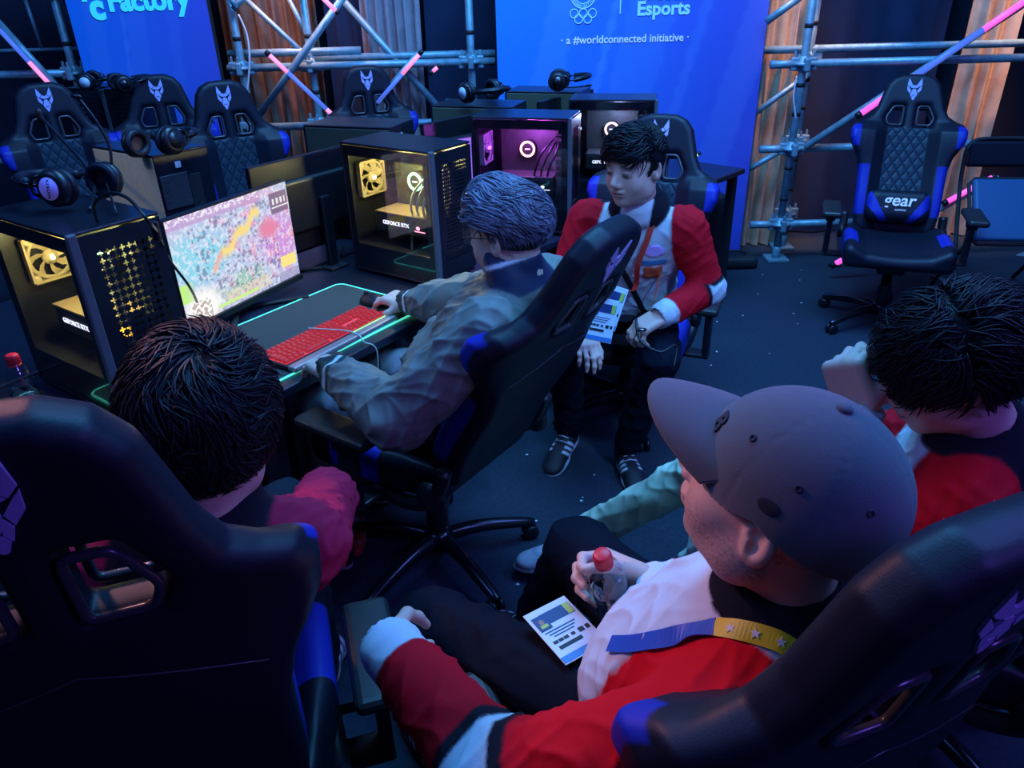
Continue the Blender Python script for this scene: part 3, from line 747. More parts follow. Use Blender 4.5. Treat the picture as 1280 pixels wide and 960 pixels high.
    B(led).tube([(W*.5-.004,fy-.014,fz)]+[(W*.5+.004,fy-.014,fz)],.008,10).obj('fan_light',fo)
    for k,y in enumerate((D*.60,D*.30)): B('silver_part').box((W*.40,y,H-.045),(.045,.085,.006),0,.002).obj('top_light_housing',r); B(led).ell((W*.40,y,H-.050),(.016,.034,.004)).obj('top_light',r)
    cyc=V([W-.06,D*.52,H*.68]); pb=B('matte_black').lathe([(.036,0),(.036,.03),(.030,.034)],24,m=frame(cyc+V([.03,0,0]),(0,1,0),(-1,0,0))).obj('cooler_pump',r)
    ring=B('ring_'+theme).tube([(cyc[0]-.006,cyc[1]+.030*math.cos(a*PI/16),cyc[2]+.030*math.sin(a*PI/16)) for a in range(32)],.0045,8,closed=True).obj('light_ring',pb)
    B('white_glow').box((cyc[0]-.006,cyc[1],cyc[2]),(.002,.022,.005)).obj('pump_mark',pb)
    gp=B('gpu_shroud').box((W*.52,D*.50,H*.40),(.12,D*.62,.075),0,.01).obj('graphics_card',r)
    B('warm_plate' if theme=='yellow' else 'silver_part').box((W*.52,D*.50,H*.40+.039),(.125,D*.60,.004),0,.001).obj('backplate',gp)
    text('lettering','GEFORCE RTX',.020,'white_glow',gp,Matrix.Translation((W*.52-.0612,D*.56,H*.39))@Euler((PI/2,0,-PI/2)).to_matrix().to_4x4(),ext=.0006,bold=.0004)
    hb=B('white_glow' if theme!='yellow' else 'heart_glow').ell((W*.52-.0615,D*.30,H*.40),(.001,.009,.007)).box((W*.52-.0615,D*.28,H*.375),(.001,.05,.003)).obj('side_light',gp)
    for k in range(3):
        y=D*(.42-.07*k); B('cable_pale' if theme=='yellow' else 'black_plastic').tube(smoothpath([(W*.52-.02,y,H*.44),(W*.5-.05,y-.02,H*.56),(W*.45-.03,y-.05,H*.70),(W*.6,D*.14,H*.85)],5),.0048,8).obj('power_cable',r)
    B('black_plastic').tube(smoothpath([(W*.52-.05,D*.40,H*.33),(W*.52-.075,D*.35,H*.22),(W*.5-.06,D*.2,H*.2),(W*.52-.04,D*.14,H*.36)],6),.006,8).obj('power_cable',r)
    for k in range(4): B('silver_part').box((W-.05,D*.22-.013*k,H*.68),(.03,.006,.12),0,.001).obj('memory_stick',r)
    cb=B('silver_part').box((W*.45,D*.13,H*.56),(.004,.05,.24),0,.002)
    for k in range(9): cb.box((W*.45-.004,D*.13,H*.46+.026*k),(.006,.046,.007))
    cb.obj('cable_comb',r)
    if theme=='yellow': B('orange_glow').box((W*.45-.008,D*.13,H*.42),(.003,.045,.025)).obj('status_display',r)
    l=bpy.data.lights.new('case_light','POINT'); l.energy=ENER[theme]; l.color=T[1]; l.shadow_soft_size=.02
    lo=bpy.data.objects.new('case_light',l); COL.objects.link(lo); lo.parent=r; lo.location=(W*.36,D*.45,H-.075)
    return r
ENER={'yellow':5.,'purple':4.2,'blue':2.2}
M('case_black',(.012,.013,.020),.3,bump=.1,bscale=600); M('case_edge',(.16,.16,.18),.35,.3); M('rear_grey',(.05,.05,.055),.5,bump=1,bscale=90)
M('fan_grey',(.3,.25,.35),.5); M('gpu_shroud',(.03,.03,.03),.4); M('warm_plate',(.42,.30,.18),.4,.3); M('cable_pale',(.55,.6,.5),.5)
M('white_glow',(.9,.9,.95),.4,emit=(.9,.9,1),es=1.6); M('heart_glow',(.9,.4,.5),.4,emit=(1,.25,.35),es=4); M('orange_glow',(.9,.6,.1),.4,emit=(1,.55,.05),es=1.6)
M('ring_yellow',(.4,1,.7),.4,emit=(.25,1,.45),es=5); M('ring_purple',(1,.7,.5),.4,emit=(1,.45,.30),es=5); M('ring_blue',(1,.7,.6),.4,emit=(1,.6,.5),es=4)
M('warm_lit_side',(.95,.85,.50),.45,bump=.1,bscale=300,var=.15,vscale=40)  # warm light falling on this panel is put into its base colour
tower(D1@TR(-.465,.17,.75),'nearest computer tower at left, yellow light inside, a headset lying on top','.23' and .24,.42,.50,'yellow','plus')
tower(D1@TR(.70,.07,.75),'computer tower with yellow-green light inside standing right of the lit monitor',.23,.42,.49,'yellow','dots')
def wm(x,y,deg): return TR(x,y,.75,rz=R_(deg))
# tower local y is depth; local x is width
tower(wm(.26,3.2,73),'computer tower glowing purple inside, behind the grey-haired player',.22,.42,.49,'purple','slits')
tower(wm(.69,3.64,78),'computer tower with dim blue interior, beside the face of the player in red',.22,.40,.49,'blue','slits')
def rear_tower(px,py,z,deg,label,side=None,H=.48):
    p=at(px,py,z); # near top corner of rear / solid side
    m=TR(p.x,p.y,.75,rz=R_(deg))@TR(rz=PI)@TR(-.22,-.40,0)
    tower(m,label,.22,.40,H,'yellow','slits',side,False,lit=False)
rear_tower(190,195,1.23,54.4,'computer tower with a pale side panel coloured with warm light, its rear ports toward us','warm_lit_side')
M('olive_side',(.10,.11,.07),.35,bump=.1,bscale=400)
rear_tower(487,153,1.25,71,'dark computer tower behind the yellow-lit tower, rear ports at its right','olive_side')
rear_tower(640,128,1.25,71,'dark computer tower left of the large banner with a headset with white disc on top','olive_side')
rear_tower(726,110,1.25,71,'dark computer tower before the large banner, under the headset with upright microphone','olive_side')
desk(TR(-2.4,4.75,0,rz=R_(0)),-.35,.36,-.2,.28,'black desk at the far left carrying the two dark towers')
def fwd_tower(px,py,deg,label): p=at(px,py,1.24); tower(TR(p.x,p.y,.75,rz=R_(deg)),label,.22,.4,.48,'yellow','dots',None,False,lit=False)
fwd_tower(78,108,-10,'dark unlit computer tower at the far left, with a headset on top')
fwd_tower(124,109,-10,'dark unlit computer tower just right of the far left one, below the turquoise lettering')
# ================================================================== MONITORS
def screen_colors(nx,nz,seed):
    r=rnd(seed); X,Z=np.meshgrid(np.linspace(0,1,nx),np.linspace(0,1,nz)); C=np.zeros((nz,nx,3))
    def nz_(f,s):
        q=rnd(s); o=0
        for i in range(7):
            a,b_,c=q.normal(size=3)*f; o=o+np.sin(X*a*1.6+Z*b_+c+1.5*np.sin(X*b_-Z*a))
        return o/7
    base=V([.50,.56,.78]); C[:]=base
    def mixin(col,m): 
        nonlocal C
        m=np.clip(m,0,1)[...,None]; C=C*(1-m)+V(col)*m
    mixin((.28,.68,.85),1.3-((X-.18)**2+(Z-.58)**2)*13); mixin((.62,.30,.72),1.25-((X-.86)**2*1.6+(Z-.45)**2*.8)*12); mixin((.30,.55,.42),1.-((X-.48)**2*1.2+(Z-.2)**2*5)*9)
    mixin((.8,.35,.55),(nz_(14,seed+1)-.12)*3*(X>.3)); mixin((.55,.66,.9),np.clip((nz_(30,seed+2)-.05)*4,0,.55)*(X>.12)*(X<.8)); mixin((.13,.12,.28),np.clip((nz_(52,seed+3)-.12)*6,0,.6)*(Z<.92)*(X>.14)*(X<.84)); mixin((.92,.9,1),np.clip((nz_(64,seed+4)-.08)*7,0,.55))
    mixin((.55,.35,.65),(Z>.9)*(X<.75)*.8); mixin((.8,.25,.4),1.2-((X-.78)**2+(Z-.6)**2)*90)
    t=(X-.36)/.36; d=np.abs(Z-(.52+.30*t)-.03*np.sin(X*40)-.02*nz_(60,seed+8)); mixin((.95,.74,.25),(t>0)*(t<1)*(1.3-d*18)); mixin((.9,.45,.3),(t>-.25)*(t<.02)*(1-d*16))
    mixin((1,.99,.95),(1.3-((X-.14)**2*1.5+(Z-.12)**2)*26)); mixin((.55,.9,.25),(X<.1)*(Z>.22)*(Z<.4)*(1.4-X*9)*.9)
    mixin((.95,.93,.98),(Z>.94)*np.clip(nz_(70,seed+9)*4+.3,0,.8)*(X<.75)); mixin((.20,.12,.22),(X>.83)*(X<.99)*(Z>.72)*(Z<.93)*.9); mixin((.9,.85,.9),(X>.85)*(X<.97)*(np.abs(Z-.84)<.03)*(np.sin(X*170)>0)); mixin((.9,.85,.9),(X>.84)*(np.abs(Z-.78)<.008))
    mixin((.85,.68,.42),(Z<.16)*(Z>.03)*(X>.32)*(X<.72)*(.45+.45*np.sin(X*130)*np.sin(Z*110))); mixin((.25,.12,.12),(X>.05)*(X<.2)*(Z<.2)*(nz_(60,seed+7)>0)*.6)
    mixin((1,.8,.25),(X>.84)*(X<.985)*(Z>.14)*(Z<.26)); mixin((.3,.25,.5),(X>.8)*(Z<.10)*.6); mixin((.6,.9,.3),(Z<.07)*(Z>.04)*(X>.25)*(X<.6))
    return C.reshape(-1,3)
M('screen_game',rough=.2,attr='Col',emat=True,es=1.0)
M('screen_purple',(.1,.05,.2),.2,emit=(.36,.16,.85),es=.9)
def monitor(m,label,w=.56,h=.325,scr=None,zc=.23,group=None):
    """local: screen faces -y, stands on z=0"""
    r=empty('monitor',mat=m,label=label,cat='monitor',group=group)
    B('black_plastic').box((0,.014,zc),(w+.012,.022,h+.014),0,.004).box((0,-.0,zc-h/2-.012),(w+.012,.012,.022),0,.003).obj('bezel',r)
    B('black_plastic').box((0,.036,zc),(w*.62,.03,h*.6),0,.014,3).obj('back_shell',r)
    if scr=='game':
        nx,nz=360,220; cs=screen_colors(nx,nz,7); vs=[(-w/2+w*i/(nx-1),.0022,zc-h/2+h*j/(nz-1)) for j in range(nz) for i in range(nx)]
        fs=[(j*nx+i,j*nx+i+1,(j+1)*nx+i+1,(j+1)*nx+i) for j in range(nz-1) for i in range(nx-1)]
        me=bpy.data.meshes.new('screen'); me.from_pydata(vs,[],fs); me.materials.append(MATS['screen_game'])
        ca=me.color_attributes.new('Col','FLOAT_COLOR','POINT'); ca.data.foreach_set('color',np.concatenate([cs,np.ones((len(cs),1))],1).ravel()); link('screen',me,r)
    else: B(scr or 'dark_glass').box((0,.002,zc),(w,.002,h)).obj('screen',r)
    B('black_plastic').box((0,.065,zc*.55),(.045,.02,zc*1.05),0,.006).obj('stand_post',r)
    ft=B('matte_black')
    for sg in(1,-1): ft.tube([(0,.07,.008),(sg*.19,-.09,.008)],[.014,.009],8,m=Matrix.Diagonal((1,1,.6,1)))
    ft.box((0,.07,.006),(.09,.07,.012),0,.005); ft.obj('stand_foot',r)
    return r
M('dark_glass',(.01,.01,.015),.12)
monitor(TR(-.885,2.43,.752,rz=R_(64),rx=0),'lit monitor showing a colourful battle game, in front of the grey-haired player',.535,.335,'game',.222)
def rmon(px,py,z,deg,label,scr=None,zc=.27): # px,py = top right corner seen from behind
    p=at(px,py,z); monitor(TR(p.x,p.y,.75,rz=R_(deg)),label,zc=zc,scr=scr)
p=at(384,200,1.16); monitor(TR(p.x,p.y,.75,rz=R_(54.4+180)),'dark monitor seen from behind, left of the yellow-green lit tower',.56,.33,None,.265)
p=at(577,155,1.22); monitor(TR(p.x-.02,p.y+.20,.75,rz=R_(48+180)),'dark monitor seen from behind, left of the purple-lit tower',.46,.33,None,.30)
monitor(TR(-.32,3.14,.75,rz=R_(36)),'monitor with a purple screen edge behind the yellow-green lit tower',.44,.27,'screen_purple',.28)
p=at(705,128,1.17); monitor(TR(p.x,p.y,.75,rz=R_(53+180)),'dark monitor seen from behind, above the purple-lit tower',.5,.3,None,.30)
# ================================================================== MOUSE PADS, KEYBOARD, MOUSE
M('pad_cloth',(.045,.055,.05),.85,bump=.3,bscale=1500)
def pad(m,x0,x1,y0,y1,label):
    r=empty('mouse_pad',mat=m@TR((x0+x1)/2,(y0+y1)/2,.75),label=label,cat='mouse pad'); w,d=(x1-x0)/2,(y1-y0)/2; rad=.03
    def rr(w,d,n=6): return [(sx*(w-rad)+rad*math.cos(a0+k*PI/2/n),sy*(d-rad)+rad*math.sin(a0+k*PI/2/n)) for sx,sy,a0 in((1,1,0),(-1,1,PI/2),(-1,-1,PI),(1,-1,3*PI/2)) for k in range(n+1)]
    B('pad_cloth').prism(rr(w,d),.004).obj('cloth_surface',r)
    B('teal_glow').tube([(x,y,.003) for x,y in rr(w,d)],.0034,8,closed=True).obj('light_edge',r)
    return r
pad(D1,-.22,.56,.0,.43,'large dark mouse pad with a glowing teal edge under the red-lit keyboard')
pad(D1,-1.2,-.50,.03,.40,'added mouse pad left of the nearest tower, its glowing edge reflecting in the glass')  # pad added so that its glowing edge reflects in the tower glass
km=D1@TR(.185,.095,.7545,rz=.03); kb=empty('keyboard',mat=km,label='mechanical keyboard with glowing red keys on the glowing mouse pad',cat='keyboard')
M('kb_plate',(.03,.02,.02),.4); M('keycap_red',(.25,.01,.015),.4,emit=(1,.05,.07),es=.30); M('key_glow',(.9,.1,.1),.4,emit=(1,.05,.07),es=.35); M('kb_rest',(.5,.42,.42),.35,.6)
B('kb_plate').box((0,.0,.008),(.45,.135,.014),0,.004).obj('base',kb)
B('key_glow').box((0,.003,.0155),(.435,.115,.001)).obj('backlight_layer',kb)
B('kb_rest').box((0,-.082,.009),(.45,.034,.018),0,.006).obj('front_rail',kb)
B('lime_reflection').box((.13,-.066,.0175),(.17,.003,.002)).obj('rail_reflection',kb) if M('lime_reflection',(.5,.9,.2),.4,emit=(.4,.9,.15),es=1.2) else None  # glowing strip stands in for a green reflection on the front rail
kc=bmesh.new(); bmesh.ops.create_cube(kc,size=1)
for v in kc.verts:
    s=.8 if v.co.z>0 else 1; v.co=Vector((v.co.x*.0165*s,v.co.y*.0165*s,v.co.z*.009))
bmesh.ops.bevel(kc,geom=kc.edges[:],offset=.0012,segments=1,affect='EDGES'); kme=B('keycap_red').bm(kc).mesh('keycap'); 
n=0
for row in range(6):
    y=.052-.0195*row; x=-.208
    while x<.215:
        wd=1
        if row==5 and -.14<x<-.02: wd=6
        if row in(2,3,4) and abs(x+.208)<.001: wd=1.5
        if n<99 or True: link('keycap',kme,kb,Matrix.Translation((x+(wd-1)*.0096,y,.0215))@Matrix.Diagonal((wd*1.0 if wd>1 else 1,1,1,1)))
        n+=1; x+=.0192*wd
        if abs(x-.075)<.0096 or abs(x-.142)<.0096: x+=.006
        if row==3 and .075<x<.14: x=.148
print('keys',n)
o=B('cable_pale').tube(smoothpath([km@Vector((-.02,.06,.03)),km@Vector((.0,.0,.032)),km@Vector((.03,-.06,.028)),km@Vector((.04,-.1,.018)),km@Vector((.03,-.13,.006)),km@Vector((.05,-.16,-.03)),km@Vector((.02,-.16,-.2))],6),.0022,6).obj('keyboard_cable'); props(o,'thin cable lying across the red-lit keyboard and over the desk edge','cable')
ms=D1@TR(.475,.17,.7545,rz=.05)
S=SDF().ell((0,0,.004),(.031,.062,.034),k=.01).cap((0,.0,.0),(0,.03,.0),.026,.024,k=.01); S.box((0,0,-.05),(.1,.1,.05),.001,sub=True,k=.003)
mo=sdfobj('mouse',S,(-.04,-.07,-.005),(.04,.07,.05),.003,['black_plastic'],mat=ms); props(mo,'black computer mouse under the hand of the grey-haired player','mouse')
B('dark_metal').tube([(-.004,.034,.035),(.004,.034,.035)],.008,10).obj('scroll_wheel',mo)
# ================================================================== HEADSETS
M('lilac_disc',(.42,.36,.95),.5,emit=(.3,.25,.9),es=.12); M('pale_disc',(.6,.7,.8),.4)
def headset(m,label,disc='lilac_disc',mic=1,word=True,sc=1.):
    """two ear cups along x, band arching toward +z (lay it down with the matrix)"""
    r=empty('headset',mat=m@Matrix.Diagonal((sc,sc,sc,1)),label=label,cat='headset')
    pts=[(.088*math.cos(a),0,.07+.088*math.sin(a)*1.05) for a in [PI*i/20 for i in range(21)]]
    pts=[(.088,0,.03)]+pts+[(-.088,0,.03)]
    B('black_leather').ribbon(pts,(0,1,0),.010,.0,0).obj('inner_strap',r) if False else None
    B('black_leather').tube(pts[2:-2],[.013]*(len(pts)-4),12,m=None).obj('headband',r)
    B('dark_metal').tube([(x*1.14,0,z+.004 if i in(0,len(pts)-1) else z+.012) for i,(x,_,z) in enumerate(pts)],.004,8).obj('band_frame',r)
    for sg in(1,-1):
        fm_=frame((sg*.088,0,0),(0,1,0),(sg,0,0))
        c=B('black_plastic').lathe([(.030,-.012),(.045,-.008),(.047,.008),(.040,.018),(.034,.021)],28,m=fm_).obj('ear_cup',r)
        B('black_leather').tube([(sg*.072,.036*math.cos(a*PI/12),.040*math.sin(a*PI/12)) for a in range(24)],.012,10,closed=True).obj('ear_cushion',c)
        B(disc).lathe([(.028,.0205),(.028,.0225)],28,m=fm_).obj('cup_disc',c)
        if word and sg>0: text('lettering','ANTRYX',.0125,'matte_black',c,fm_@TR(0,-.004,.0226),ext=.0003,bold=.0003)
        B('dark_metal').tube([(sg*.100,-.03,.02),(sg*.104,-.02,.05),(sg*.104,0,.06),(sg*.104,.02,.05),(sg*.100,.03,.02)],.005,8).obj('yoke',r)
    if mic: B('black_plastic').tube(smoothpath([(-.09,.03,-.02),(-.10,.09,-.01),(-.095,.15,.02),(-.09,.20,.06)] if mic==1 else [(-.09,.02,0),(-.095,.05,.02),(-.095,.06,.10),(-.095,.06,.15)],5),.004,8).ell((-.088,.205,.066) if mic==1 else (-.095,.06,.155),(.007,.007,.016)).obj('microphone_boom',r)
    return r
# near headset: cup disc faces the viewer, band lying back on the case top
ht=1.25
c1=at(62,240,1.30)
headset(frame((c1.x+.04,c1.y+.085,ht+.05),(-.35,-.92,.12),(-.90,.25,.10)),'black headset with lilac ear disc lying on the nearest tower at left',mic=1)
c2=at(192,182,1.27); headset(frame((c2.x,c2.y,1.282),(.85,-.5,.1),(.35,.8,.05)),'black headset lying on the pale-sided tower',disc='black_plastic',mic=0,word=False)
c3=at(600,116,1.28); headset(frame((c3.x,c3.y,1.288),(-.75,-.66,0),(.66,-.75,.12)),'black headset with pale ear disc lying left of the large banner',disc='pale_disc',mic=0,word=False,sc=.95)
c4=at(698,102,1.28); headset(frame((c4.x,c4.y,1.288),(-.1,-.98,0),(.98,-.1,.12)),'black headset with an upright microphone in front of the large banner',disc='dark_metal',mic=2,word=False,sc=.95)
c5=at(112,100,1.28); headset(frame((c5.x,c5.y,1.278),(.2,-.98,0),(.98,.2,.12)),'black headset with a small white disc on the far left tower',disc='pale_disc',mic=2,word=False)
c6=at(150,103,1.28); headset(frame((c6.x,c6.y,1.278),(.6,-.78,0),(.78,.6,.12)),'black headset on the dark tower just right of the far left one',disc='dark_metal',mic=0,word=False)
def wire(pts,label,r=.004,mat='black_plastic'): o=B(mat).tube(smoothpath(pts,7),r,8).obj('headset_cable'); return props(o,label,'cable')
wire([at(122,277,1.255),at(118,256,1.31),at(135,242,1.34),at(160,248,1.34),at(186,277,1.30),at(197,292,1.22),at(212,325,1.10),at(236,357,.98),at(247,380,.86),at(251,398,.775)],'black cable looping from the top of the nearest tower down past the lit screen')
B('dark_metal').box((0,0,0),(.016,.016,.05),0,.004).obj('inline_control').matrix_basis=Matrix.Translation(at(195,289,1.23)); 
o=bpy.data.objects['inline_control']; props(o,'small dark inline control on the cable in front of the nearest tower','cable control')
wire([at(50,145,1.36),at(78,175,1.33),at(105,205,1.30),at(118,232,1.28),at(112,262,1.262)],'thin black microphone arm cable rising at left above the nearest headset',.005)
B('black_plastic').ell((0,0,0),(.014,.010,.026)).obj('microphone_tip').matrix_basis=Matrix.Translation(at(50,145,1.36)); props(bpy.data.objects['microphone_tip'],'black foam microphone tip pointing up at left','microphone')
wire([at(112,212,1.30),at(128,220,1.29),at(140,250,1.28),at(146,268,1.255)],'thin black cable hanging over the back edge of the nearest tower',.003)
# ================================================================== BOTTLES
M('red_cap',(.75,.02,.04),.4); M('orange_drink',(.55,.15,.03),.3); glass_mat('clear_plastic',(.86,.92,1.),.10)
m=bpy.data.materials.new('bottle_water'); m.use_nodes=True; MATS['bottle_water']=m; q=m.node_tree.nodes['Principled BSDF']; q.inputs['Transmission Weight'].default_value=1; q.inputs['IOR'].default_value=1.33; q.inputs['Roughness'].default_value=.0; q.inputs['Base Color'].default_value=(.8,.9,1,1)
def bottle(m,label,water=.6,h=.22,drink='bottle_water'):
    r=empty('water_bottle',mat=m,label=label,cat='bottle')
    prof=[(.020,.002),(.030,.0),(.032,.012),(.031,.05),(.0325,.055),(.031,.06),(.0325,.10),(.031,.105),(.033,.115),(.0335,.14),(.031,.160),(.024,.180),(.0145,.193),(.0135,.205)]
    k=h/.22; prof=[(a,b*k) for a,b in prof]
    B('clear_plastic').lathe(prof,36).obj('bottle_body',r)
    wl=[(a-.0015,b+.002) for a,b in prof if b<h*water]; B(drink).lathe(wl,36).obj('water',r)
    cap=B('red_cap').lathe([(.015,h-.024),(.0155,h-.006),(.0135,h-.001),(.012,h)],28)
    for k_ in range(20):
        a=k_*PI/10; cap.box((.0152,0,h-.015),(.0016,.0018,.016),m=TR(rz=a))
    cap.obj('cap',r); B('red_cap').lathe([(.0155,h-.030),(.0155,h-.0265)],28).obj('cap_ring',r)
    return r
p=at(17,452,.95); bottle(TR(p.x,p.y,.75),'clear plastic water bottle with red cap on the desk at the left edge')
BT=Vector(at(752,692,.93)); BB=Vector(at(772,770,.745)); ax_=(BT-BB).normalized()
BM=frame(BT-ax_*.22,(1,0,0),ax_); bottle(BM,'clear plastic water bottle with red cap held by the capped person',.72)
p=at(447,676,.03); bottle(frame((p.x,p.y,.034),(0,0,1),(.12,-.98,-.05))@TR(0,0,-.1),'small bottle of orange drink with red cap lying on the floor under the reclined chair',.85,.17,'orange_drink')
p=at(473,620,.03); o=B('clear_plastic').prism([(-.03,-.02),(.02,-.03),(.04,.0),(.01,.03),(-.03,.02)],.015).obj('crumpled_wrapper',None,TR(p.x,p.y,.002,rz=.3)); props(o,'crumpled clear plastic wrapper on the floor under the reclined chair','wrapper')
# ================================================================== PEOPLE
def nrm(v): v=V(v); return v/np.linalg.norm(v)
def basis(f,up=(0,0,1),roll=0.):
    y=nrm(f); x=nrm(np.cross(y,up)); z=np.cross(x,y)
    if roll: c,s=math.cos(roll),math.sin(roll); x,z=x*c+z*s,z*c-x*s
    return np.stack([x,y,z],1)      # columns: right, forward, up
HEADTAG=10; HANDTAG=20
def add_head(S,c,R,sc=1.,eyes=True,jaw=1.):
    c=V(c); w=lambda x,y,z: c+R@(V([x,y,z])*sc); q=lambda *a: tuple(V(a)*sc)
    S.ell(w(0,-.015,.035),q(.076,.096,.084),R,.02,HEADTAG)
    S.ell(w(0,.025,-.02),q(.062,.070,.086),R,.03,HEADTAG)
    S.ell(w(0,.024,-.066),q(.054*jaw,.056,.044),R,.03,HEADTAG); S.ell(w(0,.066,-.094),q(.023,.018,.017),R,.02,HEADTAG)
    for s in(1,-1):
        S.ell(w(s*.042,.050,-.034),q(.024,.026,.026),R,.025,HEADTAG)
        S.ell(w(s*.055*jaw,.0,-.062),q(.014,.024,.026),R,.03,HEADTAG)
    S.cap(w(-.036,.076,.026),w(.036,.076,.026),.012*sc,k=.02,tag=HEADTAG)
    for s in(1,-1):
        S.ell(w(s*.032,.102,.003),q(.017,.016,.012),R,.014,sub=True); S.ell(w(s*.032,.078,.002),q(.017,.014,.012),R,.004,HEADTAG)
    S.cap(w(0,.086,.012),w(0,.109,-.026),.0075*sc,.0120*sc,.012,HEADTAG)
    for s in(1,-1): S.ell(w(s*.0125,.098,-.033),q(.0085,.010,.008),R,.007,HEADTAG)
    S.ell(w(0,.090,-.054),q(.027,.013,.008),R,.006,HEADTAG); S.ell(w(0,.087,-.066),q(.023,.013,.008),R,.006,HEADTAG)
    S.cap(w(-.024,.100,-.060),w(.024,.100,-.060),.002*sc,k=.004,sub=True)
    for s in(1,-1):
        Re=R@np.array([[math.cos(.35*s),-math.sin(.35*s),0],[math.sin(.35*s),math.cos(.35*s),0],[0,0,1]])
        e=w(s*.079,-.012,-.004)
        S.ell(e,q(.0098,.021,.034),Re,.007,HEADTAG+1)
        S.ell(e+R@(V([s*.008,.003,.003])*sc),q(.0085,.012,.020),Re,.003,sub=True)
        S.cap(e+R@(V([s*.003,.010,-.002])*sc),e+R@(V([s*.003,.006,-.020])*sc),.0032*sc,.0055*sc,.004,HEADTAG+1)
        S.cap(e+R@(V([s*.006,-.008,.014])*sc),e+R@(V([s*.006,-.007,-.010])*sc),.0024*sc,k=.003,tag=HEADTAG+1)
def add_hand(S,wr,d,n,right=True,curl=(.5,.5,.5,.5),thumb=(.5,.3),spread=.05,sc=1.,k=.006):
    wr=V(wr); d=nrm(d); n=V(n); n=nrm(n-d*(n@d)); t=np.cross(d,n)*(1 if right else -1)
    Rm=np.stack([t,d,n],1)
    S.box(wr+d*.045*sc,(.041*sc,.050*sc,.0145*sc),.013*sc,Rm,.012,HANDTAG); S.ell(wr+d*.03*sc+t*.024*sc+n*.008*sc,(.018*sc,.030*sc,.016*sc),Rm,.012,HANDTAG)
    for i in range(4):
        p=wr+d*(.086,.090,.086,.078)[i]*sc+t*(.0305,.0105,-.0105,-.0300)[i]*sc; ls=(.95,1.06,1.,.8)[i]; a=.15; sp=(1.5-i)*spread; r=.0092*sc*(1,1,.96,.86)[i]
        for j in range(3):
            c=curl[i] if not hasattr(curl[i],'__len__') else curl[i][j]
            a+=c*(1,1.15,.8)[j]; v=d*math.cos(a)+n*math.sin(a)+t*sp; v=v/np.linalg.norm(v); q=p+v*(.041,.026,.021)[j]*ls*sc
            S.cap(p,q,r,r*.93,k if j else .008,HANDTAG); p=q; r*=.93
            if j<2: S.ell(p,(r*1.06,)*3,None,.003,HANDTAG)
    p=wr+d*.018*sc+t*.030*sc+n*.008*sc; v0=nrm(d*.62+t*.72+n*thumb[0]); q=p+v0*.044*sc; S.cap(p,q,.0135*sc,.0110*sc,.012,HANDTAG)
    v1=nrm(d*.9+t*(.35-thumb[1])+n*thumb[0]*1.2); p=q; q=p+v1*.033*sc; S.cap(p,q,.0108*sc,.0098*sc,.006,HANDTAG)
    v2=nrm(d*.95+t*(.1-thumb[1]*1.4)+n*thumb[0]*1.3); S.cap(q,q+v2*.026*sc,.0098*sc,.0080*sc,.005,HANDTAG)
def _arm(s,a,b,r0,r1,r2,k,tag):
    a=V(a); b=V(b); ab=b-a
    def f(P):
        t=np.clip(((P-a)@ab)/(ab@ab),0,1); d=P-(a+t[:,None]*ab)
        return np.sqrt((d*d).sum(1))-np.interp(t,[0,.65,1],[r0,r1,r2]),t
    s.p.append((f,k,tag,False)); return s
SDF.arm=_arm
def torus_fn(c,R,r0,r1,sy=1.):
    c=V(c); R=np.array(R)
    def f(P):
        q=(P-c)@R; d=np.sqrt(q[:,0]**2+(q[:,1]/sy)**2)-r0; return np.sqrt(d*d+q[:,2]**2)-r1,np.zeros(len(P))
    return f
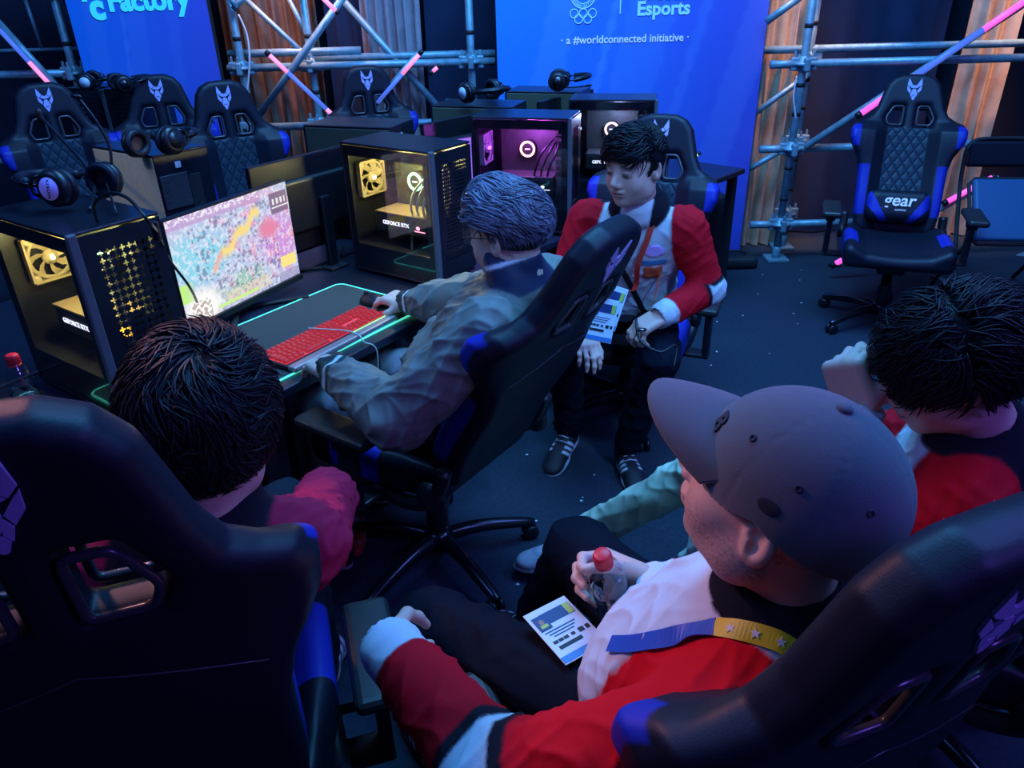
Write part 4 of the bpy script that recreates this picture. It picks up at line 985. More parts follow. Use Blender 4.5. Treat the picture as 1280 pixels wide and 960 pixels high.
class Person:
    def __init__(s,label,J,head_f,roll=0.,sc=1.,jaw=1.):
        s.J={k:V(v) for k,v in J.items()}; s.root=empty('person',(0,0,0),0,label,'person'); s.sc=sc
        J=s.J; mid=(J['PL']+J['PR'])/2; s.mid=mid; s.root.location=(mid[0],mid[1],0)
        s.HR=basis(head_f,roll=roll); s.jaw=jaw
        z=nrm(J['N']-mid); x=J['SR']-J['SL']; x=nrm(x-z*(x@z)); y=np.cross(z,x); s.TRt=np.stack([x,y,z],1)
        for a,b in(('SL','EL'),('EL','WL'),('SR','ER'),('ER','WR'),('PL','KL'),('KL','AL'),('PR','KR'),('KR','AR')): pass
        s.L=[round(float(np.linalg.norm(J[a]-J[b])),2) for a,b in(('SL','EL'),('EL','WL'),('SR','ER'),('ER','WR'),('PL','KL'),('KL','AL'),('PR','KR'),('KR','AR'),('N','H'))]
        print(label[:30],'UaL,FaL,UaR,FaR,ThL,ShL,ThR,ShR,NH',s.L)
    def bounds(s,ks,m=.16):
        P=np.array([s.J[k] for k in ks]); return P.min(0)-m,P.max(0)+m
    def body(s,hands,h=.004,color=None,mat='skin',legs=True):
        J=s.J; S=SDF(); add_head(S,J['H'],s.HR,s.sc,jaw=s.jaw)
        S.cap(J['H']+s.HR@V([0,-.025,-.055]),J['N']+V([0,0,.0]),.054,.060,.03,1)
        T=s.TRt; S.ell(J['N']*.62+s.mid*.38,(.14,.085,.19),T,.05,1); S.ell(J['N']*.28+s.mid*.72,(.13,.085,.17),T,.05,1)
        S.cap(J['SL'],J['SR'],.045,k=.04,tag=1)
        for q in'LR':
            S.chain([J['S'+q],J['E'+q],J['W'+q]],[.045,.036,.026],.03,2)
            S.chain([J['P'+q],J['K'+q],J['A'+q]],[.075,.05,.035],.04,3)
            if q in hands: add_hand(S,J['W'+q],right=q=='R',**hands[q])
        lo,hi=s.bounds(['H','SL','SR','EL','ER','WL','WR','PL','PR','KL','KR','AL','AR'],.22)
        s.S=S
        s.bo=sdfobj('body',S,lo,hi,h,[mat],s.root,color=lambda P,T_,U: s.skin(P,T_,color),smooth=2); return s.bo
    def hl(s,P): return ((P-s.J['H'])@s.HR)/s.sc
    def skin(s,P,T,extra):
        c=np.tile(V([.72,.46,.37]),(len(P),1)); q=s.hl(P); x,y,z=q.T; ax=np.abs(x); hd=(T>=10)&(T<20)
        def mix(col,m): nonlocal c; m=np.clip(m,0,1)[:,None]; c=c*(1-m)+V(col)*m
        f=hd&(y>.05)
        mix((.70,.36,.28),f*.5*np.exp(-((ax-.042)**2+(z+.03)**2)/.0004)); mix((.66,.30,.25),f*.5*np.exp(-(x**2+(z+.03)**2)/.0002))
        lip=f*np.exp(-((x/.024)**4+((z+.060)/.009)**4)); mix((.48,.17,.16),lip*.8)
        mix((.10,.04,.04),f*(np.abs(z+.060)<.0018)*(ax<.024)*(y>.085))
        br=f*np.exp(-(((ax-.034)/.020)**4+((z-.027+.10*(ax-.03))/.0052)**2)); mix((.02,.015,.015),br*.95)
        ey=f*np.exp(-(((ax-.032)/.013)**4+((z-.000)/.0050)**2)); mix((.015,.01,.01),ey); mix((.04,.03,.03),f*np.exp(-(((ax-.032)/.016)**4+((z-.005)/.0016)**2)))
        mix((.5,.25,.22),(T==11)*.3)
        if extra: c=extra(s,P,T,q,c)
        return c
    def jacket(s,color,h=.0055,seed=1,puff=1.,ar=1.,mat='cloth',name='jacket',wr=True,fold=.006,collar=True,open_neck=.062,freq=70,ch=(.12,.30)):
        J=s.J; T=s.TRt; S=SDF(); N=J['N']; m=s.mid
        S.cap(J['SL']*.88+J['SR']*.12-T[:,2]*.012,J['SR']*.88+J['SL']*.12-T[:,2]*.012,.068*puff,k=.05,tag=0)
        S.ell(N*.66+m*.34+T[:,1]*.01,(.175*puff,.118*puff,.19),T,.06,0); S.ell(N*.28+m*.72+T[:,1]*.02,(.168*puff,.125*puff,.17),T,.06,0)
        S.cap(N-T[:,2]*.03,N+ (J['H']-N)*max(.25,ch[1]-.05),.075,.068,.04,3)
        for q,tg in(('L',1),('R',4)):
            E=J['E'+q]; W=J['W'+q]; S.cap(J['S'+q],E,.070*puff*(.5+.5*ar),.056*puff*ar,.04,tg); S.arm(E,W,.057*puff*ar,.052*puff*(.4+.6*ar),.043*puff,.03,tg+1)
            if wr: S.cuff=1; S.fn(torus_fn(W*1.0+ (E-W)*.03,basis(W-E if abs(nrm(W-E)[2])<.95 else (W-E)+V([.01,0,0]),(0,0,1))[:,[0,2,1]],.034*puff,.011,1.),.01,tg+1)
        if collar:
            S.fn(torus_fn(N+(J['H']-N)*ch[1],T,.064,.016,1.1),.02,3); S.fn(torus_fn(N+(J['H']-N)*ch[0],T,.072,.022,1.1),.03,3)
        S.cap(N+(J['H']-N)*.20,J['H'],open_neck-.008,open_neck,.012,sub=True)
        for q in'LR':   # open cuffs
            W=J['W'+q]; E=J['E'+q]; d=nrm(W-E); S.cap(W+d*.004,W+d*.06,.032,.034,.006,sub=True)
        lo,hi=s.bounds(['N','SL','SR','EL','ER','WL','WR','PL','PR'],.15)
        fo_=folds(seed,fold,freq,None); ax_n=nrm(J['H']-N)
        def arm(P):
            q=P-N; t=q@ax_n; r_=np.linalg.norm(q-t[:,None]*ax_n,axis=1); return fo_(P)*np.clip(np.maximum((r_-.09)/.05,(-.03-t)/.05),.12,1)

        return sdfobj(name,S,lo,hi,h,[mat],s.root,color=lambda P,T_,U: color(s,P,T_,U),smooth=2,disp=arm)
    def trousers(s,color,h=.007,seed=2,mat='cloth',r=(.098,.074,.056),name='trousers',fold=.006):
        J=s.J; S=SDF(); S.ell(s.mid+V([0,0,.0]),(.165,.12,.10),s.TRt,.05,0)
        for q,tg in(('L',1),('R',3)):
            K=J['K'+q]; S.cap(J['P'+q],K,r[0],r[1],.05,tg); S.cap(K,J['A'+q],r[1]-.002,r[2],.03,tg+1)
            d=nrm(J['A'+q]-K); S.cap(J['A'+q]+d*.012,J['A'+q]+d*.08,r[2]-.014,k=.006,sub=True)
        lo,hi=s.bounds(['PL','PR','KL','KR','AL','AR'],.14)
        return sdfobj(name,S,lo,hi,h,[mat],s.root,color=lambda P,T_,U: color(s,P,T_,U),smooth=2,disp=folds(seed,fold,40))
    def shoe(s,q,d,base,color,sole,h=.004,n=(0,0,1)):
        d=nrm(d); up=V(n); up=nrm(up-d*(up@d)); x=np.cross(d,up); R=np.stack([x,d,up],1); A=V(base)
        S=SDF(); w=lambda a,b,c: A+R@V([a,b,c])
        S.ell(w(0,.0,.050),(.038,.055,.050),R,.03,0); S.ell(w(0,.09,.040),(.043,.075,.036),R,.03,0); S.ell(w(0,.155,.030),(.041,.050,.026),R,.02,0)
        S.cap(w(0,-.015,.07),w(0,-.012,.105),.040,.042,.02,0); S.cap(w(0,-.01,.10),w(0,-.01,.16),.032,k=.01,sub=True)
        S.ell(w(0,.125,.013),(.046,.088,.016),R,.004,1); S.ell(w(0,.020,.013),(.039,.075,.016),R,.012,1); S.box(w(0,.07,-.03),(.1,.3,.032),.002,R,.003,sub=True)
        lo=np.array([w(a,b,c) for a in(-.06,.06) for b in(-.08,.23) for c in(-.02,.15)]); 
        o=sdfobj('shoe',S,lo.min(0),lo.max(0),h,['shoe_cloth'],s.root,color=lambda P,T_,U: color((P-A)@R,T_,sole),smooth=1)
        lb=B('lace')
        for k in range(5):
            y=.045+.018*k; z=.086-.010*k; lb.tube([w(-.022,y,z-.006),w(0,y+.004,z+.004),w(.022,y,z-.006)],.0024,6)
        lb.obj('laces',o,None).matrix_parent_inverse=PINV(o); o.data.update()
        return o
    def hair_base(s,fn,col,h=.004,name='hair',mat='hair_dark'):
        S=SDF(); c=s.J['H']; R=s.HR
        def f(P):
            q=(P-c)@R/s.sc; return fn(q)*s.sc,np.zeros(len(P))
        S.fn(f); o=sdfobj(name,S,c-.17,c+.17,h,[mat],s.root,smooth=2); s.hb=o; return o
    def strands(s,n,mask,field,length,lift,rad,mat,seed=0,parent=None,name='hair_locks',off=.0,steps=7,ER=(.083,.104,.093),EC=(0,-.015,.037),jit=.25,lenvar=.4):
        r=random.Random(seed); c=Vector(s.J['H']); R=Matrix([list(row) for row in s.HR]); b=B(mat); ERv=V(ER); ECv=V(EC); k=0; tries=0
        while k<n and tries<n*20:
            tries+=1; v=nrm([r.gauss(0,1) for _ in range(3)]); p=ECv+v*ERv
            if not mask(p): continue
            k+=1; pts=[]; L=length*(1-lenvar*r.random()); q=p.copy(); j=V([r.gauss(0,jit) for _ in range(3)]); u_=r.random()
            for i in range(steps):
                w=(q-ECv)/ERv; rr=np.linalg.norm(w); nn=nrm((q-ECv)/(ERv**2)); t=i/(steps-1)
                pts.append(c+R@Vector(ECv+(q-ECv)/rr*(1+(off+lift(q,t)*(.6+.8*u_))/.09))*s.sc)
                d=field(q)+j+.30*V([math.sin(q[1]*62+q[2]*40),math.sin(q[0]*55+q[2]*47),math.sin(q[0]*70+q[1]*33)]); d=d-nn*(d@nn); q=ECv+(q+nrm(d)*L/steps-ECv)/1.0; w=(q-ECv)/ERv; q=ECv+(q-ECv)/np.linalg.norm(w)
            rd=rad*(.7+.6*r.random()); b.tube(pts,[rd*(.75+.5*math.sin(PI*min(1,.25+i/(steps-1)*.7)))*(1-.75*(i/(steps-1))**3) for i in range(steps)],5)
        o=b.obj(name,parent or s.root,None); o.matrix_parent_inverse=PINV(parent or s.root); return o
def skinmat(name,bump=.12):
    m=M(name,rough=.48,attr='Col',bump=bump,bscale=700,spec=.4); p=m.node_tree.nodes['Principled BSDF']
    p.inputs['Subsurface Weight'].default_value=.12; p.inputs['Subsurface Radius'].default_value=(1,.3,.15); p.inputs['Subsurface Scale'].default_value=.008; return m
skinmat('skin')
M('cloth',rough=.8,attr='Col',bump=.35,bscale=900,spec=.12); M('nylon',rough=.55,spec=.25,attr='Col',bump=.15,bscale=300); M('shoe_cloth',rough=.6,attr='Col',bump=.3,bscale=600); M('lace',(.7,.75,.8),.7)
M('hair_dark',(.006,.006,.010),.5,spec=.3); M('hair_ash',(.24,.24,.34),.5,spec=.3,var=.6,vscale=40); M('hair_ash_dark',(.07,.06,.10),.45)
RED,WHT,BLK=V([.66,.006,.018]),V([.62,.66,.72]),V([.012,.012,.02])
def tracksuit(front_w=.085,slope=.30,zcut=.02):
    def f(s,P,T,U):
        c=np.tile(RED,(len(P),1)); q=(P-s.J['N'])@s.TRt; x,y,z=q.T
        tor=(T==0)|(T==3); w=front_w+slope*np.clip(-z,0,.28)
        c[tor&(y>-.02)&(np.abs(x)<w)]=WHT; c[tor&(np.abs(x)<w+.006)&(np.abs(x)>w)&(y>-.02)]=WHT*.7
        c[tor&(y<=-.015)&(np.abs(x)<.14)]=BLK
        c[(T==3)]=BLK; c[(T==3)&(y>.03)&(np.abs(x)<.05)]=WHT
        for a in(1,4):
            c[(T==a)&(U>.84)&(U<=.91)]=BLK; c[(T==a)&(U>.91)]=WHT; b=T==a+1
            c[b&(U<.17)]=WHT; c[b&(U>=.17)&(U<.24)]=BLK; W_=s.J['W'+('L' if a==1 else 'R')]; E_=s.J['E'+('L' if a==1 else 'R')]; tt=((P-E_)@(W_-E_))/((W_-E_)@(W_-E_)); c[b&(tt>.84)]=WHT; c[b&(U==0)&(tt>.5)]=WHT
        return c
    return f
def solid(col): return lambda s,P,T,U: np.tile(V(col),(len(P),1))
def shoe_dark(q,T,sole):
    c=np.tile(V([.02,.02,.025]),(len(q),1)); c[T==1]=sole; x,y,z=q.T
    for k in range(3):
        yy=.045+.026*k+.45*(z-.04); c[(np.abs(x)>.022)&(np.abs(y-yy)<.0065)&(z>.022)&(z<.075)]=V([.75,.78,.85])
    return c
def shoe_pale(q,T,sole):
    c=np.tile(V([.50,.56,.62]),(len(q),1)); c[T==1]=sole; x,y,z=q.T; c[(np.abs(z-.045-.15*y)<.004)&(T==0)]=V([.35,.4,.48]); return c
def at3(x,y,z): return V(list(at(x,y,z)))
# ---------------------------------------------------------------- player with grey hair
J=dict(H=(.0,1.855,1.180),N=(.04,1.83,1.045),SL=(-.055,1.675,.995),SR=(.10,1.97,1.0),EL=(-.29,1.66,.775),WL=(-.49,1.86,.805),ER=(-.13,2.19,.865),WR=(-.335,2.355,.805),
  PL=(-.28,1.93,.635),PR=(-.17,2.08,.635),KL=(-.62,2.03,.59),KR=(-.50,2.35,.59),AL=(-.60,2.0,.12),AR=(-.52,2.36,.12))
p1=Person('person with ash grey hair and glasses in an olive jacket, playing at the lit monitor',J,(-.84,.54,-.10),roll=.0,sc=.97)
def p1skin(s,P,T,q,c):
    x,y,z=q.T; return c
p1.body({'R':dict(d=(-.80,.58,.02),n=(.0,.12,-1),curl=((.35,.5,.3),(.25,.4,.3),(.3,.4,.3),(.35,.4,.3)),thumb=(.35,.25)),
         'L':dict(d=(-.62,.72,.0),n=(0,.1,-1),curl=(.35,.35,.35,.35),thumb=(.3,.2))},.0042,p1skin)
def olive(s,P,T,U):
    c=np.tile(V([.20,.205,.18]),(len(P),1)); q=(P-s.J['N'])@s.TRt; x,y,z=q.T
    c[(T==3)]=V([.02,.03,.08]); r=np.sqrt(x*x+(y/1.1)**2)
    n=s.J['H']-s.J['N']; zz=(P-s.J['N'])@nrm(n)
    c[(T==3)&(np.abs(zz-.086)<.005)]=V([.75,.78,.85]); c[(T==3)&(zz<.0)]=V([.17,.17,.155])
    for a in(2,5):
        W_=s.J['W'+('L' if a==2 else 'R')]; E_=s.J['E'+('L' if a==2 else 'R')]; tt=((P-E_)@(W_-E_))/((W_-E_)@(W_-E_)); c[(T==a)&(tt>.84)]=V([.03,.05,.05]); c[(T==a)&(np.abs(tt-.91)<.022)]=V([.75,.85,.85])
    return c
p1.jacket(olive,.005,3,1.10,1.36,'nylon',fold=.010,freq=48,ch=(.30,.54))
p1.trousers(solid((.30,.26,.28)),.008,4)
for q in'LR': p1.shoe(q,(-.8,.58,0),p1.J['A'+q]*V([1,1,0])+V([0,0,.0]),shoe_dark,V([.5,.5,.5]),.006)
# shirt hem
S=SDF().ell(p1.mid*.75+p1.J['N']*.25+p1.TRt[:,1]*.06,(.15,.085,.12),p1.TRt,.01,0)
sdfobj('shirt',S,p1.mid-.3,p1.mid+V([.3,.3,.4]),.008,['cloth'],p1.root,color=lambda P,T,U: np.tile(V([.20,.50,.62]),(len(P),1)),disp=folds(9,.006,50))
def hb1(q):
    x,y,z=q.T; e=V([.083,.104,.092]); w=(q-V([0,-.015,.037]))/e; k0=np.linalg.norm(w,axis=1); k1=np.linalg.norm(w/e,axis=1); d=k0*(k0-1)/np.maximum(k1,1e-9)
    low=np.maximum(-.075+ .0*y - z, 0); cut=np.maximum(np.maximum(y-.045-.35*(z-.03), -z-.012-np.clip(-y-.01,0,.08)*1.1), (y-.015)*1.0-np.clip(z-.02,0,1)*6)
    return np.maximum(d,cut)
hd=p1.hair_base(hb1,None,mat='hair_dark'); 
def f_back(q): x,y,z=q; return V([x*1.2,-1,.15 if y>.03 else -.55])
p1.strands(2300,lambda p: p[2]>.045+.10*max(0,p[1]-.02) and p[1]<.085, f_back,.115,lambda q,t: .006+.020*math.exp(-((q[1]-.045)/.05)**2)+.004*math.sin(t*5),.0019,'hair_ash',3,hd,'swept_top_hair',jit=.12)
p1.strands(1100,lambda p: p[2]>.032 and p[2]<.07 and p[1]<.0, lambda q: V([q[0]*.5,-.45,-1]),.075,lambda q,t: .004,.0018,'hair_ash',4,hd,'back_hair',jit=.3)
p1.strands(800,lambda p: p[2]>.04 and p[1]<.03, lambda q: V([.9,-.4,-.5]),.08,lambda q,t: .011,.0018,'hair_ash_dark',5,hd,'dark_streaks',jit=.3)
g=B('dark_metal'); w=lambda x,y,z: p1.J['H']+p1.HR@V([x,y,z])
for sg in(1,-1):
    g.tube([w(sg*.034+.024*math.cos(a*PI/12),.108-.008*abs(math.cos(a*PI/12)),.002+.020*math.sin(a*PI/12)) for a in range(24)],.0012,6,closed=True)
    g.tube([w(sg*.058,.102,.008),w(sg*.078,.05,.010),w(sg*.084,-.01,.012),w(sg*.083,-.025,-.006)],.0013,6)
g.tube([w(-.010,.110,.006),w(0,.113,.009),w(.010,.110,.006)],.0012,6)
go=g.obj('glasses',p1.root,None); go.matrix_parent_inverse=PINV(p1.root)
for sg in(1,-1):
    lb=B('clear_plastic'); lb.add([w(sg*.034+.022*math.cos(a*PI/8),.1065-.008*abs(math.cos(a*PI/8)),.002+.018*math.sin(a*PI/8)) for a in range(16)],[tuple(range(16))]); lo_=lb.obj('lens',go,None); lo_.matrix_parent_inverse=PINV(go)
# ---------------------------------------------------------------- player in red facing us
J=dict(H=(.415,2.50,1.195),N=(.455,2.585,1.035),SL=(.615,2.55,.975),SR=(.285,2.675,.975),EL=(.705,2.53,.755),WL=(.52,2.40,.715),ER=(.19,2.62,.745),WR=(.23,2.40,.66),
  PL=(.565,2.80,.575),PR=(.395,2.85,.575),KL=(.52,2.39,.555),KR=(.19,2.47,.555),AL=(.45,2.52,.125),AR=(.23,2.65,.125))
p2=Person('person with short black hair in a red and white jacket facing us, hands on lap',J,(-.70,-.70,-.10))
p2.body({'L':dict(d=(-.80,-.25,-.35),n=(.2,.25,-1),curl=((.5,.5,.4),(.6,.6,.5),(.7,.7,.5),(.7,.7,.5)),thumb=(.5,.4)),
         'R':dict(d=(.3,-.9,-.2),n=(0,-.2,-1),curl=(.4,.4,.4,.4),thumb=(.4,.2))},.0036)
jk=p2.jacket(tracksuit(.115,.25),.005,11,1.04,fold=.0042,freq=55)
p2.trousers(solid((.005,.009,.02)),.007,12)
p2.shoe('R',(-.45,-.80,-.30),(.235,2.66,.045),shoe_dark,V([.6,.62,.66])); p2.shoe('L',(.10,-.98,0),(.445,2.53,.002),shoe_dark,V([.6,.62,.66]))
def hb2(q):
    x,y,z=q.T; e=V([.084,.106,.094]); w=(q-V([0,-.015,.038]))/e; k0=np.linalg.norm(w,axis=1); k1=np.linalg.norm(w/e,axis=1); d=k0*(k0-1)/np.maximum(k1,1e-9)-.004
    cut=np.maximum(y-.060-.9*(z-.068), np.maximum(-z-.0-np.clip(-y-.02,0,.09)*.9, (y-.012)-np.clip(z-.035,0,1)*5)); side=(np.abs(x)>.06)&(y<.03)&(y>.0)&(z>-.03)
    return np.maximum(d,cut)
hd=p2.hair_base(hb2,None,.0036)
p2.strands(1500,lambda p: p[2]>.055 and p[1]<.08,lambda q: V([1.0,.35 if q[1]>0 else -.6,-.25]),.075,lambda q,t:.008+.010*math.exp(-((q[1]-.05)/.04)**2),.0018,'hair_dark',7,hd,'top_hair',jit=.35)
p2.strands(600,lambda p: p[2]>.06 and p[1]>.045 and p[1]<.085,lambda q: V([1.0,.55,-.75]),.055,lambda q,t:.008,.0017,'hair_dark',8,hd,'fringe',jit=.25)
p2.strands(800,lambda p: p[2]>-.005 and p[2]<.06 and p[1]<.015,lambda q: V([0,-.2,-1]),.045,lambda q,t:.003,.0016,'hair_dark',9,hd,'side_hair',jit=.25)
M('lanyard_red',(.70,.05,.03),.6); M('card_white',(.62,.75,.85),.35); M('card_blue',(.05,.22,.55),.4); M('card_navy',(.02,.05,.18),.4); M('card_green',(.45,.6,.1),.4); M('photo_tone',(.35,.22,.18),.5); M('strap_black',(.012,.012,.015),.5); M('patch_orange',(.75,.12,.05),.5); M('patch_line',(.05,.25,.5),.5)
def surf(p,S_o,n): # point just outside a garment
    return p
def card(m,label,w=.086,h=.135,name='identity_badge',cord=None,cordmat='lanyard_red',stars=False,cordw=.018,n=(0,-1,0)):
    r=empty(name,mat=m,label=label,cat='badge')
    B('card_white').box((0,0,0),(w,h,.002),0,.0008).obj('card',r)
    b=B('card_navy','card_green','card_blue','photo_tone','strap_black'); z=.0016
    b.box((.008,h*.28,z),(w*.70,h*.20,.001),0).box((w*.36,h*.28,z+.0003),(w*.14,h*.20,.001),1).box((0,-h*.43,z),(w*.98,h*.10,.001),2)
    b.box((-w*.30,h*.24,z+.0006),(w*.26,h*.26,.001),0).ell((-w*.30,h*.25,z+.001),(w*.06,w*.075,.001),3).box((-w*.30,h*.17,z+.001),(w*.16,h*.06,.001),1)
    b.box((-w*.10,-h*.24,z),(w*.52,h*.055,.001),4).box((w*.25,-h*.13,z),(w*.12,h*.07,.001),4).box((w*.40,-h*.13,z),(w*.08,h*.07,.001),4)
    for k in range(3): b.box((-w*.05,h*(.06-.05*k),z),(w*(.7-.12*k),h*.012,.001),0)
    b.obj('printed_fields',r)
    bt=B('strap_black')
    for x_,w_ in((-.34,.10),(-.22,.10),(-.10,.10),(.06,.08)): bt.box((w*x_,-h*.13,z),(w*w_,h*.045,.001))
    bt.obj('printed_line',r)
    if cord:
        inv=r.matrix_basis.inverted(); pts=[inv@Vector(p) for p in cord]; nn=inv.to_3x3()@Vector(n)
        B(cordmat).ribbon(smoothpath(pts,6),tuple(nn),cordw,.0015).obj('lanyard',r)
    return r
T2=p2.TRt; C2=lambda x,y,z: Vector(p2.J['N']+T2@V([x,y,z]))
fz=-T2[:,1]*0
fr2=frame(C2(-.07+.03,.165,-.40),T2[:,0]*-1*-1,T2[:,1]+V([0,0,.15]))
b1=at(757,402,.80)
cardn=Vector((-.25,-.85,.42)); m2=frame(at(752,400,.80),(.88,-.28,-.10),cardn)
card(m2,'identity card hanging on a red lanyard, lying on the lap of the player in red',cord=[C2(-.06,.02,.055),C2(-.055,.095,-.02),C2(-.035,.14,-.12),C2(-.03,.155,-.24),m2@Vector((.0,.10,.004)),m2@Vector((0,.068,.002))],n=tuple(T2[:,1]))
m3=m2@TR(.012,.045,-.006,rz=-.12); card(m3,'second identity card tucked behind the one on the red lanyard')
# chest patches on jacket front
def patch(cx_,cz,w_,h_,mats,parent):
    b=B(*mats); y=.132
    return b
pb=B('patch_orange','patch_line','lilac_disc'); 
for (x,z,w_,h_,mi) in((-.068,-.165,.055,.050,0),(-.068,-.120,.075,.016,1),(-.062,-.07,.06,.045,2)):
    for k in range(5):
        pass
    P0=[C2(x+dx*w_/2,.20,z+dz*h_/2) for dx,dz in((-1,-1),(1,-1),(1,1),(-1,1))]
# ray-cast the patches onto the jacket front
def drape(o_target,pts,direction,off=.002):
    out=[]; inv=WM(o_target).inverted(); d=(inv.to_3x3()@Vector(direction)).normalized()
    for p in pts:
        hit,loc,n,_=o_target.ray_cast(inv@Vector(p),d); out.append((inv.inverted()@(loc-d*off)) if hit else Vector(p))
    return out
def decal(name,target,center,xdir,zdir,w,h,mat,parent,off=.0025,nx=8,nz=8,shape=None,direction=None):
    x=Vector(xdir).normalized(); z=Vector(zdir).normalized(); d=Vector(direction) if direction is not None else z.cross(x)
    vs=[];c=Vector(center)
    for j in range(nz+1):
        for i in range(nx+1): vs.append(c+x*(w*(i/nx-.5))+z*(h*(j/nz-.5)))
    q=drape(target,vs,d,off); fs=[(j*(nx+1)+i,j*(nx+1)+i+1,(j+1)*(nx+1)+i+1,(j+1)*(nx+1)+i) for j in range(nz) for i in range(nx) if shape is None or shape((i+.5)/nx*2-1,(j+.5)/nz*2-1)]
    b=B(mat); b.add(q,fs,0,True); o=b.obj(name,parent,None); o.matrix_parent_inverse=PINV(parent); o.modifiers.new('s','SOLIDIFY').thickness=.001; return o
bpy.context.view_layer.update()
tx,ty,tz=[Vector(T2[:,i]) for i in range(3)]
# tx points to the person's right
for (x,z,w_,h_,mt,sh) in((-.085,-.175,.060,.052,'patch_orange',None),(-.085,-.130,.082,.018,'patch_line',None),(-.080,-.082,.064,.046,'lilac_disc',lambda a,b_:a*a+b_*b_<1)):
    decal('chest_patch',jk,C2(x,.30,z),tx,tz,w_,h_,mt,jk,direction=-ty,shape=sh)
sp=[C2(.02,.30,z) for z in(-.02,-.08,-.14,-.20,-.26,-.32,-.36)]
sp=drape(jk,[C2(.10-.028*i,.30,-.02-.055*i) for i in range(8)],-ty,.004)
o=B('strap_black').ribbon(sp,tuple(T2[:,1]),.022,.002).tube(smoothpath([at(795,398,.74),at(800,425,.70),at(825,440,.68),at(845,432,.68),at(842,460,.62)],5),.0045,8).obj('shoulder_strap'); props(o,'black bag strap crossing the white jacket front of the player facing us','strap')
b=B('strap_black').box((0,0,0),(.035,.012,.05),0,.006).obj('strap_buckle'); b.matrix_basis=frame(at(802,412,.715),(1,-.2,0),(-.2,-.9,.4)); props(b,'small buckle hanging below the hand of the player facing us','buckle')
B('chrome').tube([(.014*math.cos(a*PI/8),0,.03+.016*math.sin(a*PI/8)) for a in range(16)],.0025,6,closed=True).obj('ring',b)
# ---------------------------------------------------------------- person at lower left (dark hair)
HH=at3(258,535,1.175)
J=dict(H=HH,N=HH+V([-.03,-.05,-.165]),SL=HH+V([-.21,-.04,-.23]),SR=HH+V([.115,-.01,-.215]),EL=(-.76,1.12,.78),WL=(-.66,1.34,.80),ER=at3(408,622,.80),WR=at3(372,712,.70),
  PL=(-.70,1.00,.69),PR=(-.52,1.03,.69),KL=(-.78,1.42,.64),KR=(-.55,1.46,.64),AL=(-.78,1.45,.12),AR=(-.55,1.5,.12))
p3=Person('person with thick dark hair seen from behind, leaning out of the lower left chair',J,(-.22,.95,-.22),roll=-.08,sc=1.08)
p3.body({'R':dict(d=(-.5,.7,-.4),n=(-.6,0,-.7),curl=(.5,.5,.5,.5),thumb=(.4,.3)),'L':dict(d=(0,.95,-.2),n=(0,0,-1),curl=(.4,.4,.4,.4),thumb=(.4,.3))},.005)
def p3c(s,P,T,U):
    c=np.tile(V([.42,.015,.06]),(len(P),1)); c[(T==3)]=BLK; c[((T==2)|(T==5))&(U>.9)]=WHT; q=(P-s.J['N'])@s.TRt; c[(T==0)&(q[:,1]<0)&(np.abs(q[:,0])<.12)]=BLK; return c
p3.jacket(p3c,.006,21,ch=(.2,.45))
p3.trousers(solid((.015,.02,.03)),.009,22)
for q in'LR': p3.shoe(q,(0,1,0),p3.J['A'+q]*V([1,1,0]),shoe_dark,V([.5,.5,.5]),.007)
def hb3(q):
    x,y,z=q.T; e=V([.088,.110,.100]); w=(q-V([0,-.02,.035]))/e; k0=np.linalg.norm(w,axis=1); k1=np.linalg.norm(w/e,axis=1); d=k0*(k0-1)/np.maximum(k1,1e-9)
    cut=np.maximum(y-.065-.6*(z-.06), np.maximum(-z-.04-np.clip(-y+.0,0,.09)*.8, (y-.02)-np.clip(z-.02,0,1)*5)); return np.maximum(d,cut)
hd=p3.hair_base(hb3,None)
def whorl(cx_=.015,cy_=-.075,up=.0):
    def f(q):
        v=V([q[0]-cx_,q[1]-cy_,(q[2]-.10)*.6]); v=v/max(np.linalg.norm(v),1e-6); return v+np.cross(V([0,-.4,.9]),v)*.55+V([0,.0,-.25])
    return f
EH=(.090,.112,.102); EHC=(0,-.02,.036)
p3.strands(4200,lambda p: p[2]>-.02-.5*max(0,-p[1]) and p[1]<.07,whorl(),.085,lambda q,t:.005+.008*t,.0016,'hair_dark',31,hd,'hair_locks',ER=EH,EC=EHC,jit=.32,steps=6)
p3.strands(1300,lambda p: p[2]<.03 and p[1]<.0 and p[2]>-.085,lambda q: V([q[0],-.2,-1]),.07,lambda q,t:.004,.0016,'hair_dark',32,hd,'nape_hair',ER=EH,EC=EHC,jit=.3,steps=5)
# ---------------------------------------------------------------- person resting on a fist (right)
HH=at3(1186,462,1.115)
FI=at3(1052,462,1.09)
J=dict(H=HH,N=HH+V([.10,-.01,-.145]),SL=HH+V([.02,-.13,-.20]),SR=HH+V([.20,.17,-.20]),EL=HH+V([-.13,-.05,-.36]),WL=FI+V([.035,-.025,-.075]),ER=HH+V([.0,.30,-.36]),WR=HH+V([-.20,.30,-.42]),
  PL=(.86,1.24,.615),PR=(.93,1.40,.615),KL=(.50,1.42,.60),KR=at3(885,585,.52),AL=(.42,1.50,.12),AR=at3(722,672,.13))
p5=Person('person with messy dark hair in a red jacket resting face on fist',J,(-.92,.22,-.40),roll=.0)
p5.body({'L':dict(d=(-.35,.35,.9),n=(.75,.5,0.1),curl=((1.2,1.3,.8),)*4,thumb=(.8,.6),sc=1.1),'R':dict(d=(-.9,.2,-.2),n=(0,0,-1),curl=(.5,.5,.5,.5),thumb=(.4,.3))},.0042)
p5.jacket(tracksuit(.075,.25),.006,41,open_neck=.07)
